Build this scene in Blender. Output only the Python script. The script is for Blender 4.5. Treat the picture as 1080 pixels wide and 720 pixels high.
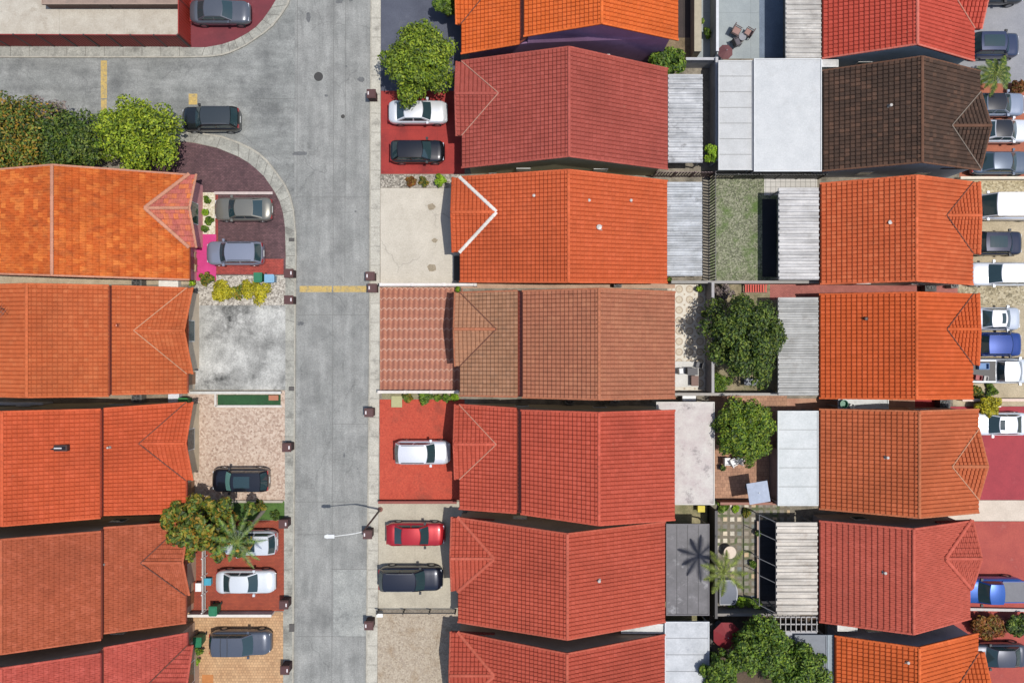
import bpy, bmesh, math, random
import numpy as np
from mathutils import Vector, Matrix
for o in list(bpy.data.objects): bpy.data.objects.remove(o)
C = bpy.context.scene.collection
R = math.radians
HC, F = 55.0, 720.0            # drone height in metres, focal length in picture widths of 1080

# ------------------------------------------------------------------ camera, sky, sun
cam_d = bpy.data.cameras.new("camera"); cam = bpy.data.objects.new("camera", cam_d); C.objects.link(cam)
cam.location = (0, 0, HC); cam.rotation_euler = (0, 0, 0)
cam_d.sensor_width = 36; cam_d.lens = 24.0; cam_d.clip_end = 3000; cam_d.clip_start = .5
bpy.context.scene.camera = cam
SUN_EL, SUN_AZ = 72.5, 101.0    # azimuth clockwise from north (+Y)
w = bpy.data.worlds.new("World"); bpy.context.scene.world = w; w.use_nodes = True
nt = w.node_tree; bg = nt.nodes['Background']
sky = nt.nodes.new('ShaderNodeTexSky'); sky.sky_type = 'NISHITA'; sky.sun_disc = False
sky.sun_elevation = R(SUN_EL); sky.sun_rotation = R(SUN_AZ); sky.air_density = 1.0; sky.dust_density = 1.5
nt.links.new(sky.outputs[0], bg.inputs[0]); bg.inputs[1].default_value = 0.15
sd = bpy.data.lights.new("sun", 'SUN'); sun = bpy.data.objects.new("sun", sd); C.objects.link(sun)
sd.energy = 4.4; sd.angle = R(.53); sd.color = (1, .965, .91)
dirv = Vector((math.sin(R(SUN_AZ))*math.cos(R(SUN_EL)), math.cos(R(SUN_AZ))*math.cos(R(SUN_EL)), math.sin(R(SUN_EL))))
sun.rotation_euler = dirv.to_track_quat('Z', 'Y').to_euler(); sun.location = dirv*80
vs_ = bpy.context.scene.view_settings
vs_.view_transform = 'Standard'; vs_.look = 'None'; vs_.gamma = 1; vs_.exposure = 0.0; vs_.use_curve_mapping = False

# ------------------------------------------------------------------ helpers
def G(px, py, h=0.0):
    k = (HC-h)/F
    return Vector(((px-540)*k, (360-py)*k, h))
def lin(c, k=1.0):
    r = []
    for v in c:
        v /= 255.
        r.append(min(1, (v/12.92 if v <= .04045 else ((v+.055)/1.055)**2.4)*k))
    return (*r, 1)
K = 0.62                         # sunlit picture colour -> surface colour
MATS = {}
def N(t, typ, **kw):
    n = t.nodes.new(typ)
    for a, b in kw.items():
        if a.startswith('_'): setattr(n, a[1:], b)
        else: n.inputs[a.replace('~', ' ')].default_value = b
    return n
def newmat(name, rough=.8, metal=0., coat=0., spec=.5):
    m = bpy.data.materials.new(name); m.use_nodes = True; t = m.node_tree; b = t.nodes['Principled BSDF']
    b.inputs['Roughness'].default_value = rough; b.inputs['Metallic'].default_value = metal
    b.inputs['Coat Weight'].default_value = coat; b.inputs['Specular IOR Level'].default_value = spec
    return m, t, b
def mixc(t, a, b, fac, mode='MIX'):
    n = t.nodes.new('ShaderNodeMix'); n.data_type = 'RGBA'; n.blend_type = mode
    for s, v in ((6, a), (7, b), (0, fac)):
        if hasattr(v, 'links'): t.links.new(v, n.inputs[s])
        elif s == 0: n.inputs[s].default_value = v
        else: n.inputs[s].default_value = v
    return n.outputs[2]
def ramp(t, src, stops):
    n = t.nodes.new('ShaderNodeValToRGB'); e = n.color_ramp.elements
    while len(e) > 1: e.remove(e[-1])
    for i, (p, c) in enumerate(stops):
        x = e[0] if i == 0 else e.new(p)
        x.position = p; x.color = c if hasattr(c, '__len__') else (c, c, c, 1)
    t.links.new(src, n.inputs[0]); return n.outputs[0]
def noise(t, pos, scale, detail=5, rough=.6, stretch=None):
    if stretch:
        mp = t.nodes.new('ShaderNodeMapping'); mp.inputs['Scale'].default_value = stretch
        t.links.new(pos, mp.inputs[0]); pos = mp.outputs[0]
    n = N(t, 'ShaderNodeTexNoise', Scale=scale, Detail=detail, Roughness=rough); t.links.new(pos, n.inputs['Vector'])
    return n.outputs[0]
def geo(t): return t.nodes.new('ShaderNodeNewGeometry').outputs['Position']
def bump(t, b, h, s=.3, d=.02):
    n = N(t, 'ShaderNodeBump', Strength=s, Distance=d); t.links.new(h, n.inputs['Height']); t.links.new(n.outputs[0], b.inputs['Normal'])
def flat(c, rough=.6, metal=0., k=K, coat=0., var=.12):
    key = ('flat', tuple(c), rough, metal, k, coat, var)
    if key in MATS: return MATS[key]
    m, t, b = newmat('paint', rough, metal, coat)
    base = lin(c, k); p = geo(t)
    f = ramp(t, noise(t, p, 3.0, 6, .7), [(.3, 1-var), (.7, 1+var)])
    t.links.new(mixc(t, base, f, 1.0, 'MULTIPLY'), b.inputs['Base Color'])
    MATS[key] = m; return m
def ground_mat(c, c2=None, scale=1.2, fine=.25, stain=None, stain_scale=.5, stain_lo=.52, stain_hi=.7, joints=None, jw=.012,
               cracks=0, brick=None, brickvar=.35, cells=None, cellcols=None, streak=None, rough=.85, gravel=0, seed=0, k=K):
    """c/c2 mottled, joints=(dx,dy) cast joints, brick=(w,h) pavers, cells=scale voronoi stones"""
    m, t, b = newmat('ground', rough); p = geo(t)
    off = t.nodes.new('ShaderNodeVectorMath'); off.operation = 'ADD'; off.inputs[1].default_value = (seed*7.3, seed*3.1, seed*1.7)
    t.links.new(p, off.inputs[0]); q = off.outputs[0]
    c = lin(c, k); c2 = lin(c2, k) if c2 else tuple(v*.7 for v in c[:3])+(1,)
    col = mixc(t, c, c2, ramp(t, noise(t, q, scale, 8, .68), [(.35, 0), (.68, 1)]))
    if streak:
        s = ramp(t, noise(t, q, 1.0, 5, .6, streak), [(.38, .62), (.62, 1.12)])
        col = mixc(t, col, s, .45 if streak[0] > 1.5 or streak[1] < 2 else .8, 'MULTIPLY')
    h = None
    if brick:
        mp = t.nodes.new('ShaderNodeMapping'); mp.inputs['Scale'].default_value = (1, 1, 0); t.links.new(q, mp.inputs[0])
        br = t.nodes.new('ShaderNodeTexBrick'); br.inputs['Scale'].default_value = 1
        br.inputs['Brick Width'].default_value = brick[0]; br.inputs['Row Height'].default_value = brick[1]
        br.inputs['Mortar Size'].default_value = .012; br.inputs['Color1'].default_value = (1-brickvar,)*3+(1,)
        br.inputs['Color2'].default_value = (1+brickvar,)*3+(1,); br.inputs['Mortar'].default_value = (.55, .55, .55, 1); br.offset = .5
        t.links.new(mp.outputs[0], br.inputs['Vector'])
        col = mixc(t, col, br.outputs['Color'], 1, 'MULTIPLY'); h = br.outputs['Fac']
    if cells:
        v = N(t, 'ShaderNodeTexVoronoi', Scale=cells); t.links.new(q, v.inputs['Vector'])
        sep = t.nodes.new('ShaderNodeSeparateColor'); t.links.new(v.outputs['Color'], sep.inputs[0])
        cc = ramp(t, sep.outputs[0], [(i/max(1, len(cellcols)-1), lin(x, k)) for i, x in enumerate(cellcols)])
        col = mixc(t, col, cc, .75); h = v.outputs['Distance']
    if joints:
        sx = t.nodes.new('ShaderNodeSeparateXYZ'); t.links.new(p, sx.inputs[0])
        for ax, d in ((0, joints[0]), (1, joints[1])):
            if not d: continue
            mo = t.nodes.new('ShaderNodeMath'); mo.operation = 'PINGPONG'; mo.inputs[1].default_value = d/2
            t.links.new(sx.outputs[ax], mo.inputs[0])
            ls = t.nodes.new('ShaderNodeMath'); ls.operation = 'LESS_THAN'; ls.inputs[1].default_value = jw
            t.links.new(mo.outputs[0], ls.inputs[0])
            ml = t.nodes.new('ShaderNodeMath'); ml.operation = 'MULTIPLY'; ml.inputs[1].default_value = .55; t.links.new(ls.outputs[0], ml.inputs[0])
            col = mixc(t, col, tuple(v*.35 for v in c[:3])+(1,), ml.outputs[0])
    if stain:
        s = ramp(t, noise(t, q, stain_scale, 9, .72), [(stain_lo, 0), (stain_hi, 1)])
        col = mixc(t, col, lin(stain, k), s)
    fn = noise(t, q, 9, 6, .75)
    if cracks:
        wq = t.nodes.new('ShaderNodeVectorMath'); wq.operation = 'ADD'; nn = N(t, 'ShaderNodeTexNoise', Scale=1.1, Detail=6); t.links.new(q, nn.inputs['Vector'])
        t.links.new(q, wq.inputs[0]); t.links.new(nn.outputs['Color'], wq.inputs[1])
        vo = N(t, 'ShaderNodeTexVoronoi', Scale=.23); vo.feature = 'DISTANCE_TO_EDGE'; t.links.new(wq.outputs[0], vo.inputs['Vector'])
        msk = t.nodes.new('ShaderNodeMath'); msk.operation = 'MULTIPLY'
        t.links.new(ramp(t, vo.outputs['Distance'], [(0, 1), (.007, .8), (.012, 0)]), msk.inputs[0]); t.links.new(ramp(t, noise(t, q, .25, 3, .5), [(.46, 0), (.58, cracks)]), msk.inputs[1])
        col = mixc(t, col, lin((84, 84, 82), k), msk.outputs[0])
    col = mixc(t, col, ramp(t, fn, [(.28, 1-fine), (.72, 1+fine)]), 1, 'MULTIPLY')
    t.links.new(col, b.inputs['Base Color'])
    bump(t, b, h if h is not None else fn, .4 if gravel == 0 else .9, .01 if gravel == 0 else .04)
    return m

def obj(name, verts, faces, mat, parent=None, smooth=False):
    me = bpy.data.meshes.new(name); me.from_pydata([tuple(v) for v in verts], [], faces); me.update()
    o = bpy.data.objects.new(name, me); C.objects.link(o)
    if mat: me.materials.append(mat)
    if smooth: me.polygons.foreach_set('use_smooth', [True]*len(me.polygons))
    if parent: o.parent = parent
    return o
def thing(name, label, cat, loc=(0, 0, 0), rz=0, group=None):
    o = bpy.data.objects.new(name, None); C.objects.link(o); o.location = loc; o.rotation_euler = (0, 0, rz)
    o.empty_display_size = .2; tag(o, label, cat, group); return o
def tag(o, label, cat, group=None):
    o['label'] = label; o['category'] = cat
    if group: o['group'] = group
    return o
def struct(o, kind='structure'): o['kind'] = kind; return o
class MB:
    def __init__(s): s.v = []; s.f = []
    def box(s, x0, x1, y0, y1, z0, z1, rot=0, c=None, tilt=0):
        n = len(s.v); P = [(x0, y0, z0), (x1, y0, z0), (x1, y1, z0), (x0, y1, z0), (x0, y0, z1), (x1, y0, z1), (x1, y1, z1), (x0, y1, z1)]
        if rot and c:
            ca, sa = math.cos(rot), math.sin(rot)
            P = [(c[0]+(x-c[0])*ca-(y-c[1])*sa, c[1]+(x-c[0])*sa+(y-c[1])*ca, z) for x, y, z in P]
        s.v += P
        s.f += [tuple(n+i for i in q) for q in ((3, 2, 1, 0), (4, 5, 6, 7), (0, 1, 5, 4), (1, 2, 6, 5), (2, 3, 7, 6), (3, 0, 4, 7))]
        return s
    def prism(s, pts, z0, z1):
        a = sum(pts[i][0]*pts[(i+1) % len(pts)][1]-pts[(i+1) % len(pts)][0]*pts[i][1] for i in range(len(pts)))
        if a < 0: pts = pts[::-1]
        n = len(s.v); k = len(pts)
        s.v += [(p[0], p[1], z0) for p in pts]+[(p[0], p[1], z1) for p in pts]
        s.f.append(tuple(n+i for i in range(k))[::-1]); s.f.append(tuple(n+k+i for i in range(k)))
        for i in range(k): j = (i+1) % k; s.f.append((n+i, n+j, n+k+j, n+k+i))
        return s
    def tube(s, a, b, r0, r1=None, seg=8, cap=True):
        r1 = r0 if r1 is None else r1
        a, b = Vector(a), Vector(b); d = (b-a).normalized()
        u = d.orthogonal().normalized(); w_ = d.cross(u); n = len(s.v)
        for p, r in ((a, r0), (b, r1)):
            for i in range(seg):
                t_ = 2*math.pi*i/seg; s.v.append(tuple(p+u*(r*math.cos(t_))+w_*(r*math.sin(t_))))
        for i in range(seg): j = (i+1) % seg; s.f.append((n+i, n+j, n+seg+j, n+seg+i))
        if cap: s.f.append(tuple(n+i for i in range(seg))[::-1]); s.f.append(tuple(n+seg+i for i in range(seg)))
        return s
    def path(s, pts, rs, seg=7):
        for i in range(len(pts)-1): s.tube(pts[i], pts[i+1], rs[i], rs[i+1], seg)
        return s
    def lathe(s, prof, c=(0, 0, 0), seg=16):
        n = len(s.v)
        for r, z in prof:
            for i in range(seg):
                t_ = 2*math.pi*i/seg; s.v.append((c[0]+r*math.cos(t_), c[1]+r*math.sin(t_), c[2]+z))
        for k in range(len(prof)-1):
            for i in range(seg): j = (i+1) % seg; s.f.append((n+k*seg+i, n+k*seg+j, n+(k+1)*seg+j, n+(k+1)*seg+i))
        s.f.append(tuple(n+i for i in range(seg))[::-1]); s.f.append(tuple(n+(len(prof)-1)*seg+i for i in range(seg)))
        return s
    def quad(s, a, b, c, d): n = len(s.v); s.v += [tuple(a), tuple(b), tuple(c), tuple(d)]; s.f.append((n, n+1, n+2, n+3)); return s
    def build(s, name, mat, parent=None, smooth=False): return obj(name, s.v, s.f, mat, parent, smooth)

# ------------------------------------------------------------------ ground, road, pavements
LZ = .10
g = MB(); g.quad((-1500, -1500, -.05), (1500, -1500, -.05), (1500, 1500, -.05), (-1500, 1500, -.05))
struct(g.build('ground', ground_mat((150, 142, 128), (110, 118, 90), .05, .3)))
def sheet(name, pts, z, mat, h=0, base=None):
    P = [G(x, y, z)[:2] for x, y in pts]
    m = MB().prism(P, base if base is not None else z-.02, z)
    return struct(m.build(name, mat))
road_mat = ground_mat((172, 172, 167), (144, 145, 141), .5, .34, stain=(106, 106, 104), stain_scale=.3, stain_lo=.5, stain_hi=.85,
                      streak=(1.7, .22, 1), rough=.9, cracks=.3)
road_mat2 = ground_mat((168, 169, 164), (138, 140, 136), .55, .34, stain=(100, 101, 100), stain_scale=.32, stain_lo=.48, stain_hi=.75,
                      streak=(.22, 1.7, 1), rough=.9, seed=3, cracks=.3)
sheet('road', [(312, -400), (394, -400), (386, 1100), (308, 1100)], .004, road_mat, base=-.04)
sheet('side_road', [(-700, 48), (225, 48), (225, -400), (330, -400), (330, 330), (200, 330), (200, 142), (-700, 142)], 0, road_mat2, base=-.04)
SW_out = [(-700, 139), (150, 139), (195, 139.5), (212, 140.5), (234, 143.5), (252, 150), (264, 155.5), (274.4, 162), (283, 170), (290, 179), (301, 194), (307, 207), (310.5, 222), (312.5, 245), (313, 270), (312.5, 300), (312, 360), (311, 540), (310, 720), (308, 1100)]
SW_in = [(-700, 150), (150, 150), (195, 149.5), (204.4, 150.5), (229, 156), (252, 165.5), (262, 171.5), (270, 178), (278.5, 186), (285.5, 195.5), (291, 204), (295.5, 213), (299, 225), (301, 240), (302, 270), (301.5, 290), (301, 360), (300, 540), (297.5, 720), (295, 1100)]
NW_out = [(-700, 61), (190, 61.5), (213, 61), (224, 60.5), (234.5, 59), (243, 56.5), (251.6, 52.8), (260, 48.5), (267.8, 43.3), (278, 36.5), (287.8, 28.5), (297, 17), (304.5, 5.5), (309, -8), (313, -30), (314, -60), (314, -400)]
NW_in = [(-700, 50), (190, 50), (216.7, 50), (226, 49), (234.5, 46.7), (241, 45), (247.8, 42.2), (255, 38.8), (262, 34.4), (270, 28.5), (276.7, 21), (281.5, 15.5), (285.5, 9), (291, 0), (297, -14), (302, -38), (303, -60), (303, -400)]
E_out = [(392, -400), (391, 0), (390, 180), (389.6, 360), (387.5, 540), (386, 720), (384, 1100)]
E_in = [(402, -400), (401.7, 0), (401.3, 180), (400.5, 360), (399.3, 540), (398, 720), (396, 1100)]
walk = ground_mat((212, 207, 192), (182, 177, 164), .9, .3, stain=(115, 112, 104), stain_scale=.9, stain_lo=.55, stain_hi=.8)
walk2 = ground_mat((188, 186, 174), (152, 151, 142), .9, .35, stain=(105, 103, 96), stain_scale=.8, stain_lo=.5, stain_hi=.75, seed=5)
kerbm = ground_mat((196, 190, 174), (165, 160, 148), 2, .25)
def resample(line, step):
    out = [line[0]]; 
    for a, b in zip(line, line[1:]):
        d = math.hypot(b[0]-a[0], b[1]-a[1]); n = max(1, int(d/step))
        for i in range(1, n+1): out.append((a[0]+(b[0]-a[0])*i/n, a[1]+(b[1]-a[1])*i/n))
    return out
def pavement(out, inn, mat):
    n = len(out); m = MB(); kb = MB(); jt = MB()
    for i in range(n-1):
        o0, o1, i0, i1 = out[i], out[i+1], inn[i], inn[i+1]
        def L(a, b, f): return (a[0]+(b[0]-a[0])*f, a[1]+(b[1]-a[1])*f)
        P = [G(*p)[:2] for p in (L(o0, i0, .13), L(o1, i1, .13), i1, i0)]
        m.prism(P, -.04, LZ)
        P = [G(*p)[:2] for p in (o0, o1, L(o1, i1, .13), L(o0, i0, .13))]
        kb.prism(P, -.04, LZ+.012)
        d = math.hypot(o1[0]-o0[0], o1[1]-o0[1]); k = max(1, int(round(d/20)))
        for j in range(k):
            a = L(o0, o1, j/k); b = L(i0, i1, j/k); a = L(a, b, .14); A, B = G(*a), G(*b); t_ = (B-A).normalized(); nrm = Vector((-t_.y, t_.x, 0))*.016
            z = Vector((0, 0, LZ+.004)); jt.quad(A-nrm+z, B-nrm+z, B+nrm+z, A+nrm+z)
    struct(m.build('pavement', mat)); struct(kb.build('kerb', kerbm)); struct(jt.build('pavement_joint', flat((105, 100, 92))))
pavement(SW_out, SW_in, walk2); pavement(NW_out, NW_in, walk2); pavement(E_out, E_in, walk)
lot = ground_mat((165, 155, 138), (120, 112, 98), 1.0, .35, stain=(84, 80, 68), stain_scale=.8)
struct(MB().prism([G(*p)[:2] for p in SW_in+[(-700, 1100)]], -.04, LZ-.006).build('lot_ground', lot))
struct(MB().prism([G(*p)[:2] for p in NW_in+[(-700, -400)]], -.04, LZ-.006).build('lot_ground', lot))
struct(MB().prism([G(*p)[:2] for p in E_in+[(1250, 1100), (1250, -400)]], -.04, LZ-.006).build('lot_ground', lot))

def pave(name, pts, mat, z=0.004): return sheet(name, pts, LZ+z, mat)
def rect(x0, y0, x1, y1): return [(x0, y0), (x1, y0), (x1, y1), (x0, y1)]
# left driveways
pave('driveway', [(192, -200), (192, 50), (217, 50), (234, 46.9), (248, 42.2), (262, 34.4), (270, 28.5), (277, 21), (285.5, 9), (291, 0), (297, -14), (302, -38), (303, -200)], ground_mat((132, 54, 62), (112, 48, 56), .7, .12, stain=(150, 80, 84), stain_scale=.6, stain_lo=.6, stain_hi=.8))
pave('concrete_yard', rect(-200, -40, 192, 38), ground_mat((212, 205, 190), (190, 180, 164), .9, .2, stain=(150, 134, 112), stain_scale=.7, stain_lo=.55, stain_hi=.85, joints=(5.2, 0)))
pave('driveway', [(150, 150), (195, 149.8), (204.4, 150.8), (229, 156.2), (252, 165.7), (262, 171.6), (270, 178.2), (278.5, 186), (285, 195.5), (290.5, 204), (295, 213), (298.5, 225), (300.5, 240), (301.2, 270), (301, 290), (150, 290)],
     ground_mat((116, 84, 86), (88, 62, 66), 1.0, .3, brick=(.24, .12), brickvar=.22, stain=(66, 48, 52), stain_scale=1.3, stain_lo=.55, stain_hi=.75))
pave('driveway_border', rect(227, 273, 299, 289), ground_mat((190, 84, 70), (160, 66, 58), 1, .25, brick=(.24, .12), brickvar=.15), .009)
pave('driveway_border', rect(224, 204, 230, 273), ground_mat((170, 74, 66), (150, 60, 56), 1, .25, brick=(.24, .12), brickvar=.15), .009)
pave('entrance_path', rect(203, 247, 228, 296), ground_mat((224, 70, 142), (204, 56, 124), 1, .12), .013)
pave('gravel_bed', rect(205, 290.5, 301, 322), ground_mat((190, 182, 168), (150, 142, 128), 2, .4, cells=9, cellcols=[(120, 112, 102), (190, 182, 170), (235, 228, 214)]), .004)
pave('driveway', rect(203, 322, 301, 411), ground_mat((222, 221, 214), (140, 140, 135), .4, .38, stain=(64, 64, 62), stain_scale=.36, stain_lo=.52, stain_hi=.70, seed=6, cracks=.3, streak=(1.7, .5, 1)))
pave('artificial_turf', rect(229.5, 416, 296, 427), ground_mat((42, 92, 48), (34, 76, 40), 2, .3), .012)
pave('driveway', rect(198, 412, 300.5, 527), ground_mat((208, 184, 162), (186, 160, 138), .6, .2, cells=7, cellcols=[(160, 132, 114), (205, 180, 160), (226, 206, 186), (180, 150, 130)]))
pave('grass_strip', rect(205, 528.5, 300, 548), ground_mat((86, 118, 44), (58, 92, 30), 1.5, .45), .004)
pave('driveway', rect(200, 548.5, 299.5, 644), ground_mat((176, 82, 54), (156, 68, 46), .8, .2, brick=(.22, .11), brickvar=.12))
pave('driveway', rect(198, 645, 298.6, 800), ground_mat((216, 176, 132), (196, 152, 110), .7, .18, brick=(.22, .22), brickvar=.14))
pave('doormat', rect(213, 711, 225, 760), flat((200, 130, 70)), .01)
# middle driveways
pave('driveway', rect(401.7, -200, 486, 96), ground_mat((94, 98, 112), (78, 82, 96), .5, .2, stain=(120, 122, 132), stain_scale=.6, stain_lo=.6, stain_hi=.85))
pave('driveway', rect(401.7, 96, 490, 183.5), ground_mat((178, 58, 50), (152, 46, 42), .6, .2, stain=(126, 42, 40), stain_scale=.6, stain_lo=.54, stain_hi=.8, joints=(3.0, 3.4), jw=.01))
pave('gravel_bed', rect(401.5, 184, 484, 198), ground_mat((160, 150, 134), (130, 122, 108), 2, .4, cells=9, cellcols=[(100, 94, 84), (165, 156, 142), (215, 206, 190)]))
concM2 = ground_mat((222, 213, 196), (200, 191, 174), .5, .18, cracks=.25, stain=(168, 158, 140), stain_scale=.6, stain_lo=.58, stain_hi=.85)
pave('driveway', rect(401.3, 198.5, 490, 299), concM2)
oil = ground_mat((176, 162, 138), (150, 136, 112), 3, .3)
for cx, cy, r in ((455, 218, 1), (458.5, 253.5, .7), (455.5, 282.5, 1.15)):
    P = []
    rnd = random.Random(cx)
    for i in range(20): a = i*math.pi/10; rr = r*(3.0+rnd.random()*.9); P.append((cx+rr*1.2*math.cos(a), cy+rr*math.sin(a)))
    struct(sheet('oil_stain', P, LZ+.009, oil))
# wavy terracotta tile driveway
def waves_mat():
    m, t, b = newmat('wavy_tile', .6); p = geo(t)
    sx = t.nodes.new('ShaderNodeSeparateXYZ'); t.links.new(p, sx.inputs[0])
    def M(op, a, bb=None, c=None):
        n = t.nodes.new('ShaderNodeMath'); n.operation = op
        for i, v in enumerate((a, bb, c)):
            if v is None: continue
            if hasattr(v, 'links'): t.links.new(v, n.inputs[i])
            else: n.inputs[i].default_value = v
        return n.outputs[0]
    X, Y = sx.outputs[0], sx.outputs[1]
    cx = M('MULTIPLY', X, 1/.42); row = M('MULTIPLY', Y, 1/.82)
    wav = M('MULTIPLY', M('ABSOLUTE', M('SINE', M('MULTIPLY', cx, math.pi))), .22)
    rr = M('SUBTRACT', row, wav); fr = M('FRACT', rr)
    gr = M('LESS_THAN', fr, .12); mid = M('LESS_THAN', M('ABSOLUTE', M('SUBTRACT', fr, .5)), .03)
    band = M('PINGPONG', M('ADD', cx, .25), .5)
    c = mixc(t, lin((196, 124, 90), K), lin((138, 68, 44), K), M('MULTIPLY', band, 1.9))
    c = mixc(t, c, lin((226, 188, 164), K), M('MULTIPLY', gr, .5))
    c = mixc(t, c, lin((140, 66, 50), K), M('MULTIPLY', mid, .6))
    c = mixc(t, c, ramp(t, noise(t, p, 3, 6, .7), [(.3, .8), (.7, 1.15)]), 1, 'MULTIPLY')
    t.links.new(c, b.inputs['Base Color']); return m
pave('driveway', rect(400.8, 303, 488, 413), waves_mat())
pave('driveway', rect(400.3, 421, 490, 527), ground_mat((200, 92, 66), (176, 72, 50), .7, .3, stain=(140, 66, 48), stain_scale=.45, stain_lo=.52, stain_hi=.78, brick=(.28, .28), brickvar=.1, cells=7, cellcols=[(190, 66, 44), (210, 84, 58), (200, 74, 50)]))
pave('garden_bed', rect(403, 413.5, 486, 420.5), ground_mat((160, 150, 120), (120, 120, 80), 2, .4), .004)
pave('driveway', rect(399.2, 529, 488, 642), ground_mat((206, 197, 176), (184, 175, 156), .6, .22, stain=(146, 136, 118), stain_scale=.8, stain_lo=.58, stain_hi=.85, joints=(3.9, 0)))
pave('driveway', rect(398.3, 643, 486, 800), ground_mat((188, 174, 152), (160, 144, 124), .5, .3, stain=(150, 124, 92), stain_scale=.7, stain_lo=.52, stain_hi=.75, cells=8.5, cellcols=[(160, 144, 124), (188, 172, 150), (204, 190, 168), (172, 156, 138)]))
# right driveways
pave('driveway', rect(1012, -200, 1120, 88), ground_mat((166, 166, 170), (146, 147, 152), .5, .14))
pave('driveway', rect(1012, 88, 1120, 187), ground_mat((188, 112, 82), (166, 94, 70), .7, .2))
pave('driveway', rect(1005, 190, 1120, 428), ground_mat((206, 190, 160), (176, 162, 134), .6, .3, stain=(140, 126, 100), stain_scale=.8, stain_lo=.55, stain_hi=.8))
pave('gravel_bed', rect(1010, 191, 1120, 203), ground_mat((196, 178, 138), (150, 136, 104), 2, .4, cells=8, cellcols=[(140, 126, 96), (200, 184, 146), (224, 212, 180)]), .009)
pave('gravel_bed', rect(1010, 302, 1120, 322), ground_mat((190, 176, 142), (140, 130, 100), 2, .45, cells=7, cellcols=[(110, 100, 78), (184, 170, 138), (216, 204, 176)]), .009)
pave('driveway', rect(1000, 428.5, 1120, 527), ground_mat((180, 64, 72), (160, 54, 64), .6, .15, stain=(198, 100, 104), stain_scale=.7, stain_lo=.6, stain_hi=.85))
pave('driveway', rect(1000, 527.5, 1120, 549), ground_mat((232, 216, 198), (214, 198, 180), .8, .15))
pave('driveway', rect(1000, 549.5, 1120, 800), ground_mat((190, 88, 74), (170, 72, 64), .6, .2, stain=(206, 132, 118), stain_scale=.6, stain_lo=.6, stain_hi=.8))
# passages between the houses, back yards
pave('passage', rect(-200, 290.5, 203, 300), ground_mat((208, 192, 164), (176, 160, 134), 1, .25), .002)
pave('passage', rect(-200, 412, 198, 440), ground_mat((170, 152, 130), (130, 116, 98), 1, .3), .002)
pave('passage', rect(486, 296, 712, 304), ground_mat((206, 172, 146), (180, 146, 122), 1, .25), .006)
pave('passage', rect(812, 298, 1010, 316), ground_mat((196, 120, 108), (174, 100, 92), 1, .22, brick=(.2, .1), brickvar=.1), .009)
pave('passage', rect(812, 420, 1000, 432), ground_mat((206, 160, 132), (180, 130, 106), 1, .22), .002)
pave('passage', rect(965, 418, 1000, 432), ground_mat((176, 52, 50), (156, 44, 44), 1, .2), .006)
pave('patio', rect(704, 300, 745, 412), None)
def circ_patio():
    m, t, b = newmat('circle_tile', .6); p = geo(t)
    sx = t.nodes.new('ShaderNodeSeparateXYZ'); t.links.new(p, sx.inputs[0])
    fr = []
    for i in (0, 1):
        n = t.nodes.new('ShaderNodeMath'); n.operation = 'PINGPONG'; n.inputs[1].default_value = .42; t.links.new(sx.outputs[i], n.inputs[0]); fr.append(n.outputs[0])
    cb = t.nodes.new('ShaderNodeCombineXYZ'); t.links.new(fr[0], cb.inputs[0]); t.links.new(fr[1], cb.inputs[1])
    ln = t.nodes.new('ShaderNodeVectorMath'); ln.operation = 'LENGTH'; t.links.new(cb.outputs[0], ln.inputs[0])
    c = ramp(t, ln.outputs['Value'], [(0, lin((170, 140, 108), K)), (.08, lin((214, 202, 178), K)), (.22, lin((206, 190, 164), K)), (.27, lin((158, 132, 104), K)), (.32, lin((222, 212, 194), K)), (.5, lin((226, 218, 200), K)), (.56, lin((176, 152, 122), K))])
    c = mixc(t, c, ramp(t, noise(t, p, 4, 6, .7), [(.3, .85), (.7, 1.1)]), 1, 'MULTIPLY')
    t.links.new(c, b.inputs['Base Color']); return m
bpy.data.objects['patio'].data.materials.clear(); bpy.data.objects['patio'].data.materials.append(circ_patio())
pave('patio', rect(735, -60, 826, 62), ground_mat((172, 180, 180), (156, 164, 166), .6, .12, joints=(3.2, 4.4)), .004)
pave('soil_yard', rect(700, -60, 735, 62), ground_mat((156, 134, 104), (110, 96, 70), 1.2, .4), .003)
pave('deck', rect(712, -60, 728, 40), ground_mat((74, 62, 58), (58, 48, 46), 1, .3, joints=(.6, 0), jw=.04), .008)
pave('lawn', rect(748, 188, 835, 297), ground_mat((128, 136, 96), (104, 108, 84), .9, .55, stain=(92, 118, 50), stain_scale=.6, stain_lo=.5, stain_hi=.68, cells=10, cellcols=[(74, 76, 58), (120, 122, 98), (176, 174, 150), (98, 112, 66)]), .004)
pave('patio', rect(806, 186, 862, 206), ground_mat((224, 220, 212), (204, 200, 192), .6, .12, joints=(.4, .4), jw=.03), .009)
pave('soil_yard', rect(748, 300, 835, 415), ground_mat((176, 160, 130), (120, 112, 80), 1.0, .4, stain=(84, 92, 50), stain_scale=.9, stain_lo=.5, stain_hi=.7), .004)
pave('patio', rect(748, 416, 830, 526), ground_mat((196, 150, 120), (170, 126, 100), .8, .25, brick=(.3, .3), brickvar=.15), .004)
pave('soil_yard', rect(690, 527, 748, 660), ground_mat((168, 156, 120), (110, 110, 70), 1.0, .45), .004)
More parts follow.
